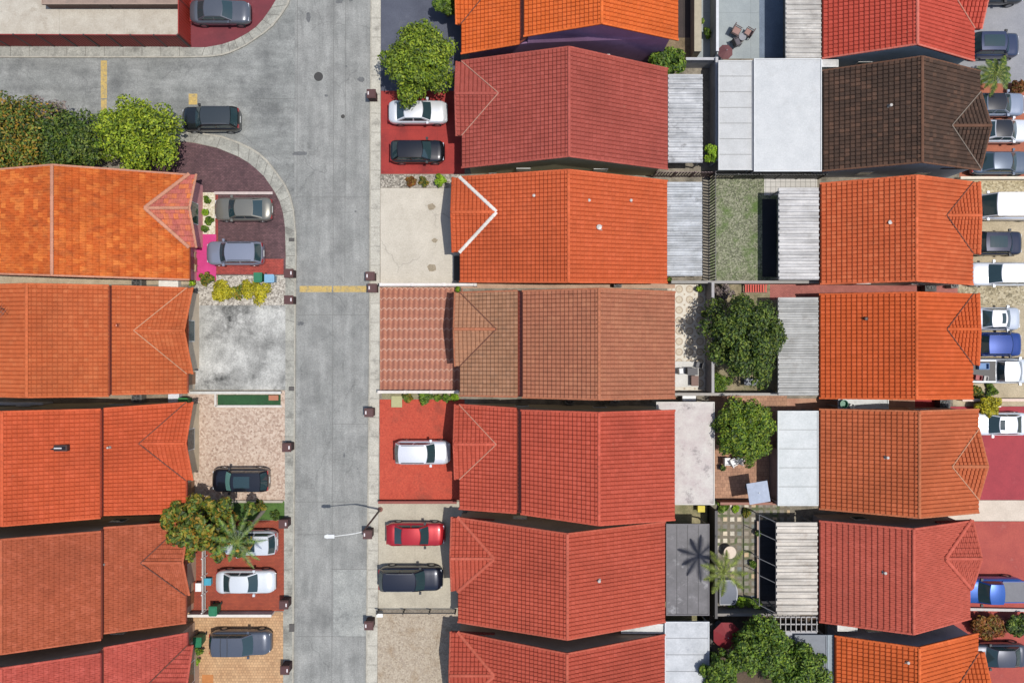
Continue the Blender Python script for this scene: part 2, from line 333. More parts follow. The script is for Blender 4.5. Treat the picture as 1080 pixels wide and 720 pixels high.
def quilt_mat():
    m, t, b = newmat('mixed_paving', .8); p = geo(t)
    v = N(t, 'ShaderNodeTexVoronoi', Scale=1.75, Randomness=.0); v.distance = 'CHEBYCHEV'; t.links.new(p, v.inputs['Vector'])
    mp = t.nodes.new('ShaderNodeMapping'); mp.inputs['Scale'].default_value = (1, 1, 0); t.links.new(p, mp.inputs[0])
    t.links.new(mp.outputs[0], v.inputs['Vector'])
    sep = t.nodes.new('ShaderNodeSeparateColor'); t.links.new(v.outputs['Color'], sep.inputs[0])
    cc = ramp(t, sep.outputs[0], [(0, lin((150, 142, 128), K)), (.35, lin((126, 122, 112), K)), (.55, lin((236, 226, 204), K)), (.65, lin((214, 186, 146), K)), (.8, lin((120, 130, 126), K)), (1, lin((176, 160, 140), K))])
    inn = ramp(t, v.outputs['Distance'], [(.0, 1.), (.27, 1.), (.32, 0)])
    gr = mixc(t, lin((128, 118, 100), K), lin((92, 104, 58), K), ramp(t, noise(t, p, 1.2, 6, .6), [(.5, 0), (.62, 1)]))
    c = mixc(t, gr, cc, inn)
    c = mixc(t, c, ramp(t, noise(t, p, 6, 6, .7), [(.3, .7), (.7, 1.2)]), 1, 'MULTIPLY')
    t.links.new(c, b.inputs['Base Color']); return m
pave('patio', rect(746, 527, 833, 640), quilt_mat(), .004)
pave('patio', rect(760, 628, 800, 636), ground_mat((132, 142, 144), (116, 126, 130), 1, .2, joints=(1.4, 0), jw=.03), .009)
pave('soil_yard', rect(735, 641, 870, 800), ground_mat((104, 84, 64), (62, 50, 38), 1.0, .45), .004)
# painted marks, covers and gullies
yel = ground_mat((216, 184, 106), (196, 168, 106), 2, .3, stain=(160, 150, 120), stain_scale=3, stain_lo=.5, stain_hi=.65)
for r_ in ((316, 301.5, 350, 308), (351.5, 301.5, 386.5, 308), (106.3, 64, 112.8, 104), (106.5, 105, 112.5, 124), (199, 99, 208, 110.5)):
    sheet('road_marking', rect(*r_), .008, yel)
seam = flat((112, 112, 108))
for x, y0, y1 in ((351, -10, 760), (312.7, -10, 210), (363.5, -10, 300)):
    sheet('road_joint', [(x+.9, y0), (x+1.25, y0), (x+1.25-(y1-y0)*.003, y1), (x+.9-(y1-y0)*.003, y1)], .009, seam)
for y, x0, x1 in ((332, 313, 389), (447, 350, 389), (529, 312, 388), (563.5, 312, 350), (600, 350, 387), (671, 312, 386), (104, 270, 312), (208, 313, 390)):
    sheet('road_joint', rect(x0, y-.25, x1, y+.12), .009, seam)
# repaired road slabs and damp stains
sheet('road_patch', [(351.8, 600.5), (387, 600.5), (386.5, 671), (351.5, 671)], .0075, ground_mat((180, 181, 175), (146, 148, 144), .6, .34, stain=(106, 107, 106), stain_scale=.4, seed=4, rough=.9))
rnd = random.Random(4)
dk = ground_mat((118, 119, 119), (104, 105, 105), 1.5, .3)
for cx, cy, rx, ry in ((381, 84, 4, 3), (325, 18, 2.4, 6), (358, 1, 4, 3), (344, 101, 2, 1.5), (317, 162, 9, 2.2), (370, 0, 2, 2), (375, 223, 1.2, 1), (363, 480, 1, 2.4), (377, 494, .8, .8), (365, 70, 1, 1), (317, 341, 4, 2)):
    P = [(cx+rx*(.7+.5*rnd.random())*math.cos(i*math.pi/8), cy+ry*(.7+.5*rnd.random())*math.sin(i*math.pi/8)) for i in range(16)]
    sheet('road_stain', P, .0105, dk)
def disc(name, px, py, r, label, mat, z):
    t = thing(name, label, 'manhole cover', G(px, py, 0)+Vector((0, 0, z)))
    MB().lathe([(r, 0), (r, .012), (r*.9, .016)], seg=28).build('rim', mat, t)
    m = MB()
    for a in range(-3, 4):
        half = math.sqrt(max(.01, 1-(a/4.2)**2))*r*.8
        m.box(a*r*.22-r*.06, a*r*.22+r*.06, -half, half, .016, .022)
    m.build('lid', flat((70, 68, 66), .6), t)
disc('manhole_cover', 336, 81, .36, 'large round dark manhole cover in the junction of the two roads', flat((52, 50, 48), .6), .01)
disc('valve_cover', 361.7, 123, .16, 'small round valve cover in the main road near the red driveway', flat((58, 55, 50), .6), .01)
def gully(px, py, w_, d_, label):
    t = thing('drain_grate', label, 'drain grate', G(px, py)+Vector((0, 0, LZ+.012)), 0, 'grates along the left pavement')
    MB().box(-w_/2, w_/2, -d_/2, d_/2, 0, .012).build('frame', flat((66, 62, 60)), t)
    m = MB()
    for i in range(5): x = -w_/2+w_*(i+.5)/5; m.box(x-.03, x+.03, -d_/2+.05, d_/2-.05, .012, .03)
    m.build('bars', flat((96, 92, 88)), t)
gully(308.2, 661, .42, .62, 'dark grate in the pavement beside the tan driveway at the bottom')
gully(308, 409.5, .42, .32, 'small grate in the left pavement beside the green turf strip')
gully(308, 253, .45, .28, 'small grate in the curved pavement beside the dark paved driveway')

# ------------------------------------------------------------------ tiled roofs and houses
def tile_mat(c, var=.13, dirt=.25, dirtcol=(70, 55, 48), light=None, blotch=0, seed=0, fade=.25):
    KT = .70; gy_ = (c[0]+c[1]+c[2])/3; c = tuple(v*.90+gy_*.10 for v in (c[0]*.97, c[1]+3, c[2]*(.95 if c[0]-c[2] > 70 else 1))); m, t, b = newmat('roof_tile', .85, spec=.15); uv = t.nodes.new('ShaderNodeUVMap'); p = geo(t)
    wn = t.nodes.new('ShaderNodeTexWhiteNoise'); wn.noise_dimensions = '4D'; wn.inputs['W'].default_value = seed+.37; t.links.new(uv.outputs[0], wn.inputs['Vector'])
    base = lin(c, KT); lt = lin(light, KT) if light else tuple(min(1, v*1.35+.02) for v in base[:3])+(1,)
    dkc = tuple(v*.62 for v in base[:3])+(1,)
    v = wn.outputs['Value']
    col = mixc(t, base, dkc, ramp(t, v, [(0, var*1.6), (.35, 0)]))
    col = mixc(t, col, lt, ramp(t, v, [(.62, 0), (1, min(1, var*2.2))]))
    big = noise(t, p, .45, 7, .65)
    col = mixc(t, col, lt, ramp(t, big, [(.5, 0), (.8, fade)]))
    if blotch:
        col = mixc(t, col, lin((232, 150, 84), KT), ramp(t, noise(t, p, 1.1, 3, .5), [(.5, 0), (.62, blotch)]))
        col = mixc(t, col, lin((150, 44, 20), KT), ramp(t, noise(t, p, 2.3, 3, .5), [(.55, 0), (.72, blotch*.8)]))
    col = mixc(t, col, tuple(v*.72 for v in base[:3])+(1,), ramp(t, noise(t, p, .22, 5, .6), [(.48, 0), (.66, .55)]))
    col = mixc(t, col, lin((196, 178, 150), KT), ramp(t, noise(t, p, 2.6, 8, .8), [(.62, 0), (.74, .4)]))
    d = noise(t, p, 1.7, 9, .74, (.8, 1.5, 1))
    col = mixc(t, col, lin(dirtcol, KT), ramp(t, d, [(.5, 0), (.78, dirt)]))
    col = mixc(t, col, ramp(t, noise(t, p, 14, 4, .7), [(.25, .78), (.75, 1.18)]), 1, 'MULTIPLY')
    t.links.new(col, b.inputs['Base Color']); return m
def patch_arrays(A, B, Cc, D, tw=.31, te=.32, roll=.09, lap=.068, style='roll'):
    A, B, Cc, D = (np.array(p, float) for p in (A, B, Cc, D))
    nu = max(1, round(np.linalg.norm(B-A)/tw)); nv = max(1, round(np.linalg.norm(D-A)/te))
    if style == 'roll': fr = [0, .02, .115, .30, .70, .885, .98]; pr = [0, .02, .8, 1, 1, .8, .02]
    else: fr = [0, .06, .44, .5, .56, .94]; pr = [0, 1, 1, 1, 1, 1]
    us = []; ph = []; 
    for i in range(nu):
        for a, b in zip(fr, pr): us.append((i+a)/nu); ph.append(b*roll)
    us.append(1.); ph.append(0.); us = np.array(us); ph = np.array(ph)
    vs = []; vh = []; vk = []
    for k in range(nv): vs += [k/nv, (k+.15)/nv]; vh += [0, lap]; vk += [k, k]
    vs.append(1.); vh.append(0.); vk.append(nv); vs = np.array(vs); vh = np.array(vh); vk = np.array(vk)
    U, V = np.meshgrid(us, vs); 
    P = (A*(1-U[..., None])+B*U[..., None])*(1-V[..., None])+(D*(1-U[..., None])+Cc*U[..., None])*V[..., None]
    if style == 'roll': H = ph[None, :]+vh[:, None]
    else:
        H = np.zeros_like(U)
        ph2 = np.array([ (0 if abs((u*nu+.5) % 1) < .001 or abs((u*nu+.5) % 1-1) < .001 else 1)*roll for u in us])
        for r in range(len(vs)): H[r] = (ph if vk[r] % 2 == 0 else ph2)+vh[r]
    P[..., 2] += H
    rng = np.random.default_rng(int(abs(A[0]*100)+abs(A[1]*10))); P[..., 2] += rng.normal(0, .0045, P.shape[:2])
    n1, n2 = P.shape[:2]; idx = np.arange(n1*n2).reshape(n1, n2)
    f = np.stack([idx[:-1, :-1], idx[:-1, 1:], idx[1:, 1:], idx[1:, :-1]], -1).reshape(-1, 4)
    cu = (us[:-1]+us[1:])/2*nu; kv = vk[:-1]
    CU, KV = np.meshgrid(cu, kv)
    if style != 'roll': CU = CU+.5*(KV % 2)
    T = np.stack([np.floor(CU)+.5, KV+.5], -1).reshape(-1, 2)+np.array([round(A[0]*3), round(A[1]*3)])
    nrm = np.cross(B-A, D-A)
    if nrm[2] < 0: f = f[:, ::-1]
    return P.reshape(-1, 3), f, T
def roof_part(name, patches, mat, parent, fascia_mat, **kw):
    Vs, Fs, Ts, o = [], [], [], 0
    for p in patches:
        v, f, t_ = patch_arrays(*p, **kw); Vs.append(v); Fs.append(f+o); Ts.append(t_); o += len(v)
    v = np.concatenate(Vs); f = np.concatenate(Fs); t_ = np.concatenate(Ts)
    me = bpy.data.meshes.new(name); me.from_pydata(v.tolist(), [], f.tolist()); uv = me.uv_layers.new(name='UVMap')
    uv.data.foreach_set('uv', np.repeat(t_, 4, axis=0).astype(np.float32).ravel()); me.materials.append(mat); me.update()
    ob = bpy.data.objects.new(name, me); C.objects.link(ob); ob.parent = parent
    m = MB()
    for A, B, Cc, D in patches:
        n = len(m.v)
        for dz in (-.012, -.17):
            for p in (A, B, Cc, D): m.v.append((p[0], p[1], p[2]+dz))
        m.f += [(n, n+1, n+2, n+3), (n+7, n+6, n+5, n+4), (n, n+4, n+5, n+1), (n+1, n+5, n+6, n+2), (n+2, n+6, n+7, n+3), (n+3, n+7, n+4, n)]
    m.build('fascia', fascia_mat, ob)
    return ob
def caps(name, a, b, mat, parent, r=.12, step=.38, lift=.11, seg=6):
    a, b = Vector(a), Vector(b); d = b-a; n = max(1, round(d.length/step)); dn = d.normalized(); side = dn.cross(Vector((0, 0, 1))).normalized(); up = side.cross(dn)
    V_, F_, T_ = [], [], []
    for i in range(n):
        p0 = a+d*(i/n); p1 = a+d*((i+1.08)/n); k = len(V_)
        for p, rr in ((p0, r*1.08), (p1, r*.92)):
            for j in range(seg+1):
                an = math.pi*j/seg; V_.append(p+side*(rr*math.cos(an))+up*(rr*.75*math.sin(an)+lift-.03))
        for j in range(seg): F_.append((k+j, k+j+1, k+seg+2+j, k+seg+1+j))
        F_.append(tuple(k+j for j in range(seg+1)))
        T_ += [i]*(seg+1)
    me = bpy.data.meshes.new(name); me.from_pydata([tuple(v) for v in V_], [], F_); uv = me.uv_layers.new(name='UVMap')
    for pl, t_ in zip(me.polygons, T_):
        for li in pl.loop_indices: uv.data[li].uv = (t_+.5, 77.5)
    me.materials.append(mat); ob = bpy.data.objects.new(name, me); C.objects.link(ob); ob.parent = parent; return ob
GLASS = None
def glass_mat():
    global GLASS
    if GLASS is None:
        GLASS, t, b = newmat('window_glass', .06, 0, 0, .8); b.inputs['Base Color'].default_value = (.03, .05, .055, 1)
    return GLASS
white = flat((236, 234, 228), .5)
def ntag(s): return s
def house(label, west, ridge, east, he, hr, c, front, gable=None, step=None, wallc=(200, 190, 172), style='roll', tile={}, capc=None, valley='tile', gcol=None, gcap=None, hE=None, fcol=None, ftile=None, roll=.10, seed=1, te=None, tw=None):
    """west/east=(x,yN,yS) at eave height, ridge=(x,yN,yS) at hr. front 'W'/'E' = street side.
       step=(x_front_top, x_main_eave, z_front_top, z_main, yNf,ySf, yNm,ySm): lower street-side roof, then a step up."""
    rt = thing('house', label, 'house', G(ridge[0], (ridge[1]+ridge[2])/2, 0) if False else (0, 0, 0), 0, 'houses with tiled gable roofs')
    mat = tile_mat(c, seed=seed, **tile); capm = tile_mat(capc, .15, .3, seed=seed) if capc else tile_mat(tuple(min(255, v*1.04+6) for v in c), .2, .35, seed=seed+5)
    fas = flat(tuple(int(v*.8) for v in c), .7)
    wm = ground_mat(wallc, tuple(int(v*.9) for v in wallc), .8, .1, stain=tuple(int(v*.75) for v in wallc), stain_scale=1.2, stain_lo=.58, stain_hi=.85, k=.8)
    hE = he if hE is None else hE
    kw = dict(style=style, roll=roll)
    te = te or (.36 if front == 'E' and west[0] > 500 else .32); kw['te'] = te
    if tw: kw['tw'] = tw
    f_side, m_side = (west, east) if front == 'W' else (east, west)
    if front == 'W': hf, hb = he, hE
    else: hf, hb = hE, he
    # world points
    rN, rS = G(ridge[0], ridge[1], hr), G(ridge[0], ridge[2], hr)
    bN, bS = G(m_side[0], m_side[1], hb), G(m_side[0], m_side[2], hb)
    fN, fS = G(f_side[0], f_side[1], hf), G(f_side[0], f_side[2], hf)
    sg = 1 if front == 'W' else -1
    roofs = []
    if step:
        xf, xm, zf, zm, yNf, ySf, yNm, ySm = step
        tN, tS = G(xf, yNf, zf), G(xf, ySf, zf); mN, mS = G(xm, yNm, zm), G(xm, ySm, zm)
        roof = roof_part('roof', [(mN, mS, rS, rN), (bN, bS, rS, rN)], mat, rt, fas, **kw)
        fr = roof_part('front_roof', [(fN, fS, tS, tN)], tile_mat(fcol, seed=seed+3, **(ftile or {})) if fcol else mat, rt, fas, **kw)
        # flashing and clerestory wall at the step
        MB().quad(tN-Vector((0, 0, .02)), tS-Vector((0, 0, .02)), Vector((mS.x+sg*.3, mS.y, zm-.15)), Vector((mN.x+sg*.3, mN.y, zm-.15))).build('step_wall', flat((150, 70, 50)), rt)
    else:
        roof = roof_part('roof', [(fN, fS, rS, rN), (bN, bS, rS, rN)], mat, rt, fas, **kw)
        fr = roof
    caps('ridge_cap', rN, rS, capm, roof)
    # rake tiles along the gables
    rk = .075
    for P, Q in ((bN, rN), (bS, rS), ((mN if step else fN), rN), ((mS if step else fS), rS)):
        caps('rake_cap', P, Q, capm, roof, r=rk, step=.38, lift=.10, seg=5)
    if step:
        caps('rake_cap', fN, tN, capm, fr, r=rk, lift=.10, seg=5); caps('rake_cap', fS, tS, capm, fr, r=rk, lift=.10, seg=5)
    # wall: one prism in x-z swept along y
    ins = .13
    def prof(side):
        b_, f_, r_ = (bN, fN, rN) if side == 'N' else (bS, fS, rS)
        dy = -ins if side == 'N' else ins
        pts = [Vector((f_.x+sg*.58, f_.y+dy, LZ-.02)), Vector((b_.x-sg*.58, b_.y+dy, LZ-.02))]
        fx = lambda a, bb, x: a.z+(bb.z-a.z)*(x-a.x)/(bb.x-a.x)
        xb = b_.x-sg*.58; pts.append(Vector((xb, b_.y+dy, fx(b_, r_, xb)-.16)))
        pts.append(Vector((r_.x, r_.y+dy, r_.z-.17)))
        if step:
            m_, t_ = (mN, tN) if side == 'N' else (mS, tS); xm_ = m_.x+sg*.3
            pts.append(Vector((xm_, m_.y+dy, fx(m_, r_, xm_)-.16))); pts.append(Vector((xm_+sg*.002, t_.y+dy, t_.z-.16)))
            xx = f_.x+sg*.58; pts.append(Vector((xx, f_.y+dy, fx(f_, t_, xx)-.16)))
        else:
            xx = f_.x+sg*.58; pts.append(Vector((xx, f_.y+dy, fx(f_, r_, xx)-.16)))
        return pts
    a, b = prof('N'), prof('S'); n = len(a)
    F_ = [tuple(range(n)), tuple(range(n, 2*n))[::-1]]+[(i, n+i, n+(i+1) % n, (i+1) % n) for i in range(n)]
    wall = obj('wall', a+b, F_, wm, rt)
    bm = bmesh.new(); bm.from_mesh(wall.data); bmesh.ops.recalc_face_normals(bm, faces=bm.faces); bm.to_mesh(wall.data); bm.free()
    xw_front = fN.x+sg*.58; xb_back = bN.x-sg*.58
    # cross gable over the street front
    if gable:
        gx, gN, gS = gable[:3]                      # pixel edge of the gable roof, its north and south eaves
        top = tN if step else rN
        s = (top.z-fN.z)/abs(top.x-fN.x)
        gn, gs = G(gx, gN, hf), G(gx, gS, hf); hw = (gn.y-gs.y)/2; hg = hf+s*hw; ym = (gn.y+gs.y)/2
        xa = fN.x+sg*(hg-hf)/s
        gm = tile_mat(gcol, seed=seed+9, **tile) if gcol else mat
        rf, ra = Vector((gn.x, ym, hg)), Vector((xa, ym, hg))
        if len(gable) > 3: rf = Vector((gable[3], 0, 0)) if False else Vector((G(gable[3], 0, hg).x, ym, hg))
        gN2, gS2 = Vector((xa, gn.y, hf)), Vector((xa, gs.y, hf))
        eN, eS = (tN, tS) if step else (rN, rS)
        ln = lambda a_, b_: a_.y+(b_.y-a_.y)*(xa-a_.x)/(b_.x-a_.x)
        gN2.y = min(gN2.y, ln(fN, eN)-.03); gS2.y = max(gS2.y, ln(fS, eS)+.03)
        gr = roof_part('gable_roof', [(gn, gN2, ra, rf), (gs, gS2, ra, rf)], gm, rt, fas, **kw)
        caps('ridge_cap', rf, ra, capm, gr, lift=.12)
        vm = {'white': tile_mat(tuple((a+b)/2 for a, b in zip(c, (226, 206, 190))), .1, .3), 'dark': flat((110, 66, 52), .8), 'tile': capm, 'bigwhite': tile_mat((244, 228, 220), .1, .3)}[valley]
        for q in (Vector((fN.x, gn.y, hf)), Vector((fN.x, gs.y, hf))):
            if valley in ('tile', 'bigwhite'): caps('valley_cap', q, ra, vm, gr, r=.14, lift=.16, step=.34)
            else: MB().tube(q+Vector((0, 0, .15)), ra+Vector((0, 0, .17)), .04, seg=6).build('valley_flashing', vm, gr)
        rk2 = gcap and tile_mat(gcap, .15, .3) or capm
        caps('rake_cap', gn, rf, rk2, gr, r=.1, lift=.05); caps('rake_cap', gs, rf, rk2, gr, r=.1, lift=.05)
        x0 = gn.x+sg*.6
        pts = [(x0, gn.y-.3, LZ-.02), (x0, gs.y+.3, LZ-.02), (x0, gs.y+.3, hf-.03+s*.3-.15), (x0, ym, hg-.18), (x0, gn.y-.3, hf-.03+s*.3-.15)]
        back = [(xw_front-sg*.004, y, z) for _, y, z in pts]
        if abs(x0-xw_front) > .02:
            gw = obj('gable_wall', pts+back, [(0, 1, 2, 3, 4), (9, 8, 7, 6, 5)]+[(i, (i+1) % 5, 5+(i+1) % 5, 5+i) for i in range(5)], wm, rt)
        xw_front = x0
    # street front: window with sill under the gable, door beside it, two side windows on each long wall
    def window(x, y, z, ww, hh, nx, ny):
        fr_ = MB(); gl = MB()
        if nx:
            d = nx*.05; fr_.box(min(x, x+d), max(x, x+d), y-ww/2, y+ww/2, z, z+hh); gl.box(min(x+d*.3, x+d*1.15), max(x+d*.3, x+d*1.15), y-ww/2+.07, y+ww/2-.07, z+.07, z+hh-.07)
        else:
            d = ny*.05; fr_.box(x-ww/2, x+ww/2, min(y, y+d), max(y, y+d), z, z+hh); gl.box(x-ww/2+.07, x+ww/2-.07, min(y+d*.3, y+d*1.15), max(y+d*.3, y+d*1.15), z+.07, z+hh-.07)
        w_ = fr_.build('window', white, rt); gl.build('pane', glass_mat(), w_)
    Nn, Ss = fN.y, fS.y; gy = (gn.y+gs.y)/2 if gable else (Nn+Ss)/2
    window(xw_front, gy, 1.0, 1.7, 1.25, -sg, 0)
    dy_ = gs.y+.3-.9 if gable else Ss+1.2
    dyy = max(Ss+1.0, (gs.y-1.0 if gable else Ss+1.2))
    dx = fN.x+sg*.58; d = -sg*.05
    dr = MB().box(min(dx, dx+d), max(dx, dx+d), dyy-.48, dyy+.48, LZ, LZ+2.05).build('door', flat((150, 110, 80), .5), rt)
    MB().box(min(dx+d*1.6, dx+d), max(dx+d*1.6, dx+d), dyy+.3, dyy+.38, 1.05, 1.15).build('handle', flat((200, 190, 150), .3, .8), dr)
    window(xb_back, (Nn+Ss)/2, 1.0, 1.6, 1.2, sg, 0)
    for fx_ in (.3, .68):
        xx = fN.x+(bN.x-fN.x)*fx_; yN_ = fN.y+(bN.y-fN.y)*fx_-ins; yS_ = fS.y+(bS.y-fS.y)*fx_+ins
        if abs(yN_-(a[0].y+(a[1].y-a[0].y)*fx_)) < .6:
            window(xx, a[0].y+(a[1].y-a[0].y)*fx_+.0, 1.2, 1.1, .9, 0, 1); window(xx, b[0].y+(b[1].y-b[0].y)*fx_, 1.2, 1.1, .9, 0, -1)
    rt['_'] = 0; del rt['_']
    return rt
E0 = 2.55
def vent(px, py, h, label, kind='pipe', onc=(206, 200, 192), s=.85):
    p = G(px, py, h); t = thing('roof_vent', label, 'roof vent', p-Vector((0, 0, .12)), 0, 'vents on the roofs')
    MB().box(-.17*s, .17*s, -.15*s, .15*s, 0, .16).build('flashing', flat(tuple(int(v*.75) for v in onc)), t)
    MB().lathe([(.09*s, .16), (.09*s, .34), (.13*s, .35), (.13*s, .40), (.04, .43)], seg=12).build('pipe', flat(onc, .4), t)
H = {}
# middle column (fronts face the street on the west)
house('bright orange tiled house with violet side wall at the top of the middle row', (486.5, -72, 57), (634.5, -84, 25), (715, -64, 42.5), E0, 7.1, (232, 98, 40), 'W',
      (481.5, -40, 26), (548, 552.5, 4.3, 4.95, -76, 46.5, -74, 38.7), wallc=(150, 112, 146), hE=4.8, valley='dark', seed=1, tile=dict(dirt=.35))
house('brick red tiled house behind the red driveway with a white and a black car', (487, 65, 177), (600, 50, 165), (704, 73, 178.5), E0, 5.65, (178, 76, 70), 'W',
      (481.5, 65.5, 143.5), wallc=(196, 188, 150), valley='white', seed=2, tile=dict(dirt=.12), roll=.09)
house('orange tiled house with white caps round its front gable behind the bare concrete driveway', (485, 187, 297), (599.5, 179.5, 297.5), (703.5, 191, 298.3), E0, 5.65, (216, 90, 52), 'W',
      (477.5, 187.5, 266), wallc=(226, 214, 196), valley='bigwhite', gcap=(222, 90, 50), seed=3, tile=dict(dirt=.15))
house('faded brown-pink tiled house behind the wavy terracotta driveway', (485, 308.5, 417), (631.5, 304.5, 421), (711.7, 308, 419.5), E0, 7.1, (184, 106, 84), 'W',
      (480, 308.5, 386), (546, 551, 4.3, 4.95, 306.5, 418, 307, 418.8), wallc=(212, 190, 160), hE=4.8, valley='dark', seed=4, tile=dict(dirt=.3, light=(196, 138, 104), fade=.45), capc=(190, 108, 82), fcol=(176, 118, 94), ftile=dict(dirt=.65, dirtcol=(120, 104, 88), var=.2), gcol=(184, 122, 98))
house('coral red tiled house with a stepped roof beside the flat pale concrete roof', (484.5, 426.5, 536), (631.5, 435, 553.2), (711.5, 432.7, 547.5), E0, 7.1, (200, 78, 62), 'W',
      (480, 426.5, 505), (545, 549.5, 4.3, 4.95, 430.5, 540.5, 432.5, 541.3), wallc=(206, 196, 176), hE=4.8, valley='white', seed=5, tile=dict(dirt=.08))
house('coral red tiled house behind the driveway with the red car', (483, 545.5, 655), (598.3, 562.5, 673.6), (701.3, 550, 655), E0, 5.65, (196, 78, 62), 'W',
      (476.5, 545, 622.5), wallc=(186, 160, 140), valley='tile', seed=6, tile=dict(dirt=.08), capc=(206, 92, 76))
house('red tiled house at the bottom of the middle row, cut by the picture edge', (483, 666, 776), (598, 688.7, 800), (701, 668.7, 776), E0, 5.65, (190, 74, 60), 'W',
      (475.5, 665.5, 743), wallc=(186, 160, 140), valley='tile', seed=7, tile=dict(dirt=.15), capc=(206, 92, 76))
# left column (fronts face the street on the east)
house('weathered orange tiled house with a pink front gable at the top of the left row', (-95, 187, 286), (55.5, 174, 290.5), (200, 184.5, 295), E0, 5.85, (216, 90, 36), 'E',
      (207, 184, 261), wallc=(216, 150, 150), valley='tile', gcol=(212, 104, 100), seed=8, style='flat', roll=.045, te=.42, tw=.36, tile=dict(blotch=.16, dirt=.55, var=.42, light=(230, 134, 64)), capc=(214, 140, 120))
house('soft orange tiled house with a stepped roof behind the stained grey concrete driveway', (-62, 302, 416), (29, 299.5, 418.5), (198, 304, 414), E0+2.2, 7.0, (208, 94, 54), 'E',
      (203, 303.5, 394), (118.5, 115, 4.5, 5.0, 301.5, 415.5, 301.2, 417.3), wallc=(214, 196, 170), hE=E0, valley='white', seed=9, tile=dict(dirt=.2, light=(220, 140, 92), fade=.3), roll=.075)
house('orange tiled house with a dark skylight, left row behind the speckled paver driveway', (-90, 431, 541), (3, 434, 554), (197, 424.5, 540), E0+2.2, 7.0, (214, 84, 50), 'E',
      (203, 424, 506), (110, 106.5, 4.5, 5.0, 430.7, 542.5, 431.5, 545.5), wallc=(206, 190, 160), hE=E0, valley='dark', seed=10, tile=dict(dirt=.12), roll=.085)
house('rust red small tiled house, left row beside the palm and the brick red driveway', (-90, 560, 674), (2, 568.5, 688.8), (196.5, 550, 656), E0+2.2, 7.0, (184, 84, 58), 'E',
      (199.5, 549, 627), (110, 107, 4.5, 5.0, 556, 667, 560, 673.7), wallc=(190, 162, 136), hE=E0, valley='dark', seed=11, style='flat', roll=.05, tile=dict(dirt=.1, var=.2))
house('pinkish red tiled house at the bottom left corner', (-90, 690, 800), (2, 704, 815), (198, 667, 776), E0+2.2, 7.0, (196, 78, 70), 'E',
      (203, 680, 752), (110, 106.5, 4.5, 5.0, 682.5, 790, 688.7, 800), wallc=(184, 156, 134), hE=E0, valley='dark', seed=12, style='flat', roll=.05, tile=dict(dirt=.12, var=.2))
# right column (fronts face east)
house('strong red tiled house at the top of the right row', (867, -50, 62), (967, -62, 47), (1027, -48, 64.5), E0, 5.5, (204, 72, 60), 'E',
      (1034.5, -45, 31), wallc=(186, 200, 204), valley='white', seed=13, tile=dict(dirt=.1), capc=(222, 110, 100), hE=3.3)
house('dark brown tiled house in the right row', (867.5, 75, 180.5), (972, 60, 171.3), (1033, 75.5, 179.5), E0, 5.5, (80, 57, 50), 'E',
      (1034, 97.5, 178), wallc=(196, 200, 206), valley='white', seed=14, tile=dict(dirt=.3, dirtcol=(50, 40, 36), light=(150, 110, 88)), capc=(120, 78, 62), hE=3.3)
house('orange tiled house with pale patches, right row beside the white van', (865, 194, 299.5), (966, 185.3, 296), (1025.5, 192.5, 300), E0, 5.5, (216, 92, 54), 'E',
      (1033, 192, 268, 1034.5), wallc=(222, 206, 190), valley='dark', seed=15, tile=dict(dirt=.12, light=(230, 140, 96)), hE=3.3)
house('vivid orange tiled house, right row beside the blue car', (864, 310.5, 419.5), (966, 308.5, 420.5), (1025.5, 310.5, 420), E0, 5.5, (218, 88, 42), 'E',
      (1032, 309.5, 385, 1033.5), wallc=(222, 206, 190), valley='dark', seed=16, tile=dict(dirt=.12), hE=3.3)
house('dull orange-brown tiled house, right row above the pale strip of driveway', (864, 431.5, 536), (969, 433.5, 545.5), (1031.5, 431.5, 540), E0, 5.5, (202, 94, 58), 'E',
      (1031.5, 451, 527), wallc=(196, 150, 120), valley='white', seed=17, tile=dict(dirt=.12), hE=3.3, capc=(206, 110, 76))
house('salmon red tiled house, right row behind the blue pickup', (864, 549, 655), (963, 557.5, 668), (1023, 549, 651.5), E0, 5.5, (196, 82, 70), 'E',
      (1025.5, 548, 620), wallc=(180, 164, 156), valley='tile', seed=18, style='flat', roll=.05, te=.39, tile=dict(dirt=.1), hE=3.3)
house('bright orange tiled house at the bottom of the right row', (880.5, 670, 776), (969, 682.5, 795), (1031, 667.5, 772), E0, 5.4, (224, 94, 44), 'E',
      (1037, 687, 762), wallc=(160, 156, 164), valley='dark', seed=19, tile=dict(dirt=.12), hE=3.3)

vent(632, 112, 4.2, 'small dark vent on the brick red middle roof', onc=(60, 30, 28), s=.7)
for x, y, h in ((563, 207, 4.6), (621, 212, 4.9), (665, 212, 3.7)): vent(x, y, h, {563: 'white vent on the street-side slope of the white-capped orange roof', 621: 'white vent nearest the ridge on the garden-side slope of the white-capped roof', 665: 'white vent nearest the patio cover on the white-capped orange roof'}[x])
vent(631.5, 240, 4.7, 'large white vent low on the garden side of the white-capped orange roof', s=1.5)
vent(631.5, 611.5, 4.8, 'small white pipe on the coral red roof behind the red car')
vent(938, 112, 4.6, 'white vent pipe on the dark brown roof'); vent(937, 235, 4.6, 'white vent pipe on the orange roof beside the white van', s=1.2)
vent(934.5, 482, 4.6, 'white vent pipe on the dull orange-brown roof'); vent(932, 603, 4.6, 'white vent pipe on the salmon red roof')
vent(956, 697, 5.0, 'white vent pipe on the bottom right orange roof'); vent(912, 336, 4, 'dark vent on the vivid orange roof', onc=(70, 40, 30), s=1.1)
vent(115.5, 471.5, 4.5, 'small white pipe at the roof step of the house with the skylight', s=.6); vent(124, 343, 4.4, 'little orange box vent on the soft orange roof', onc=(190, 90, 50), s=.9)
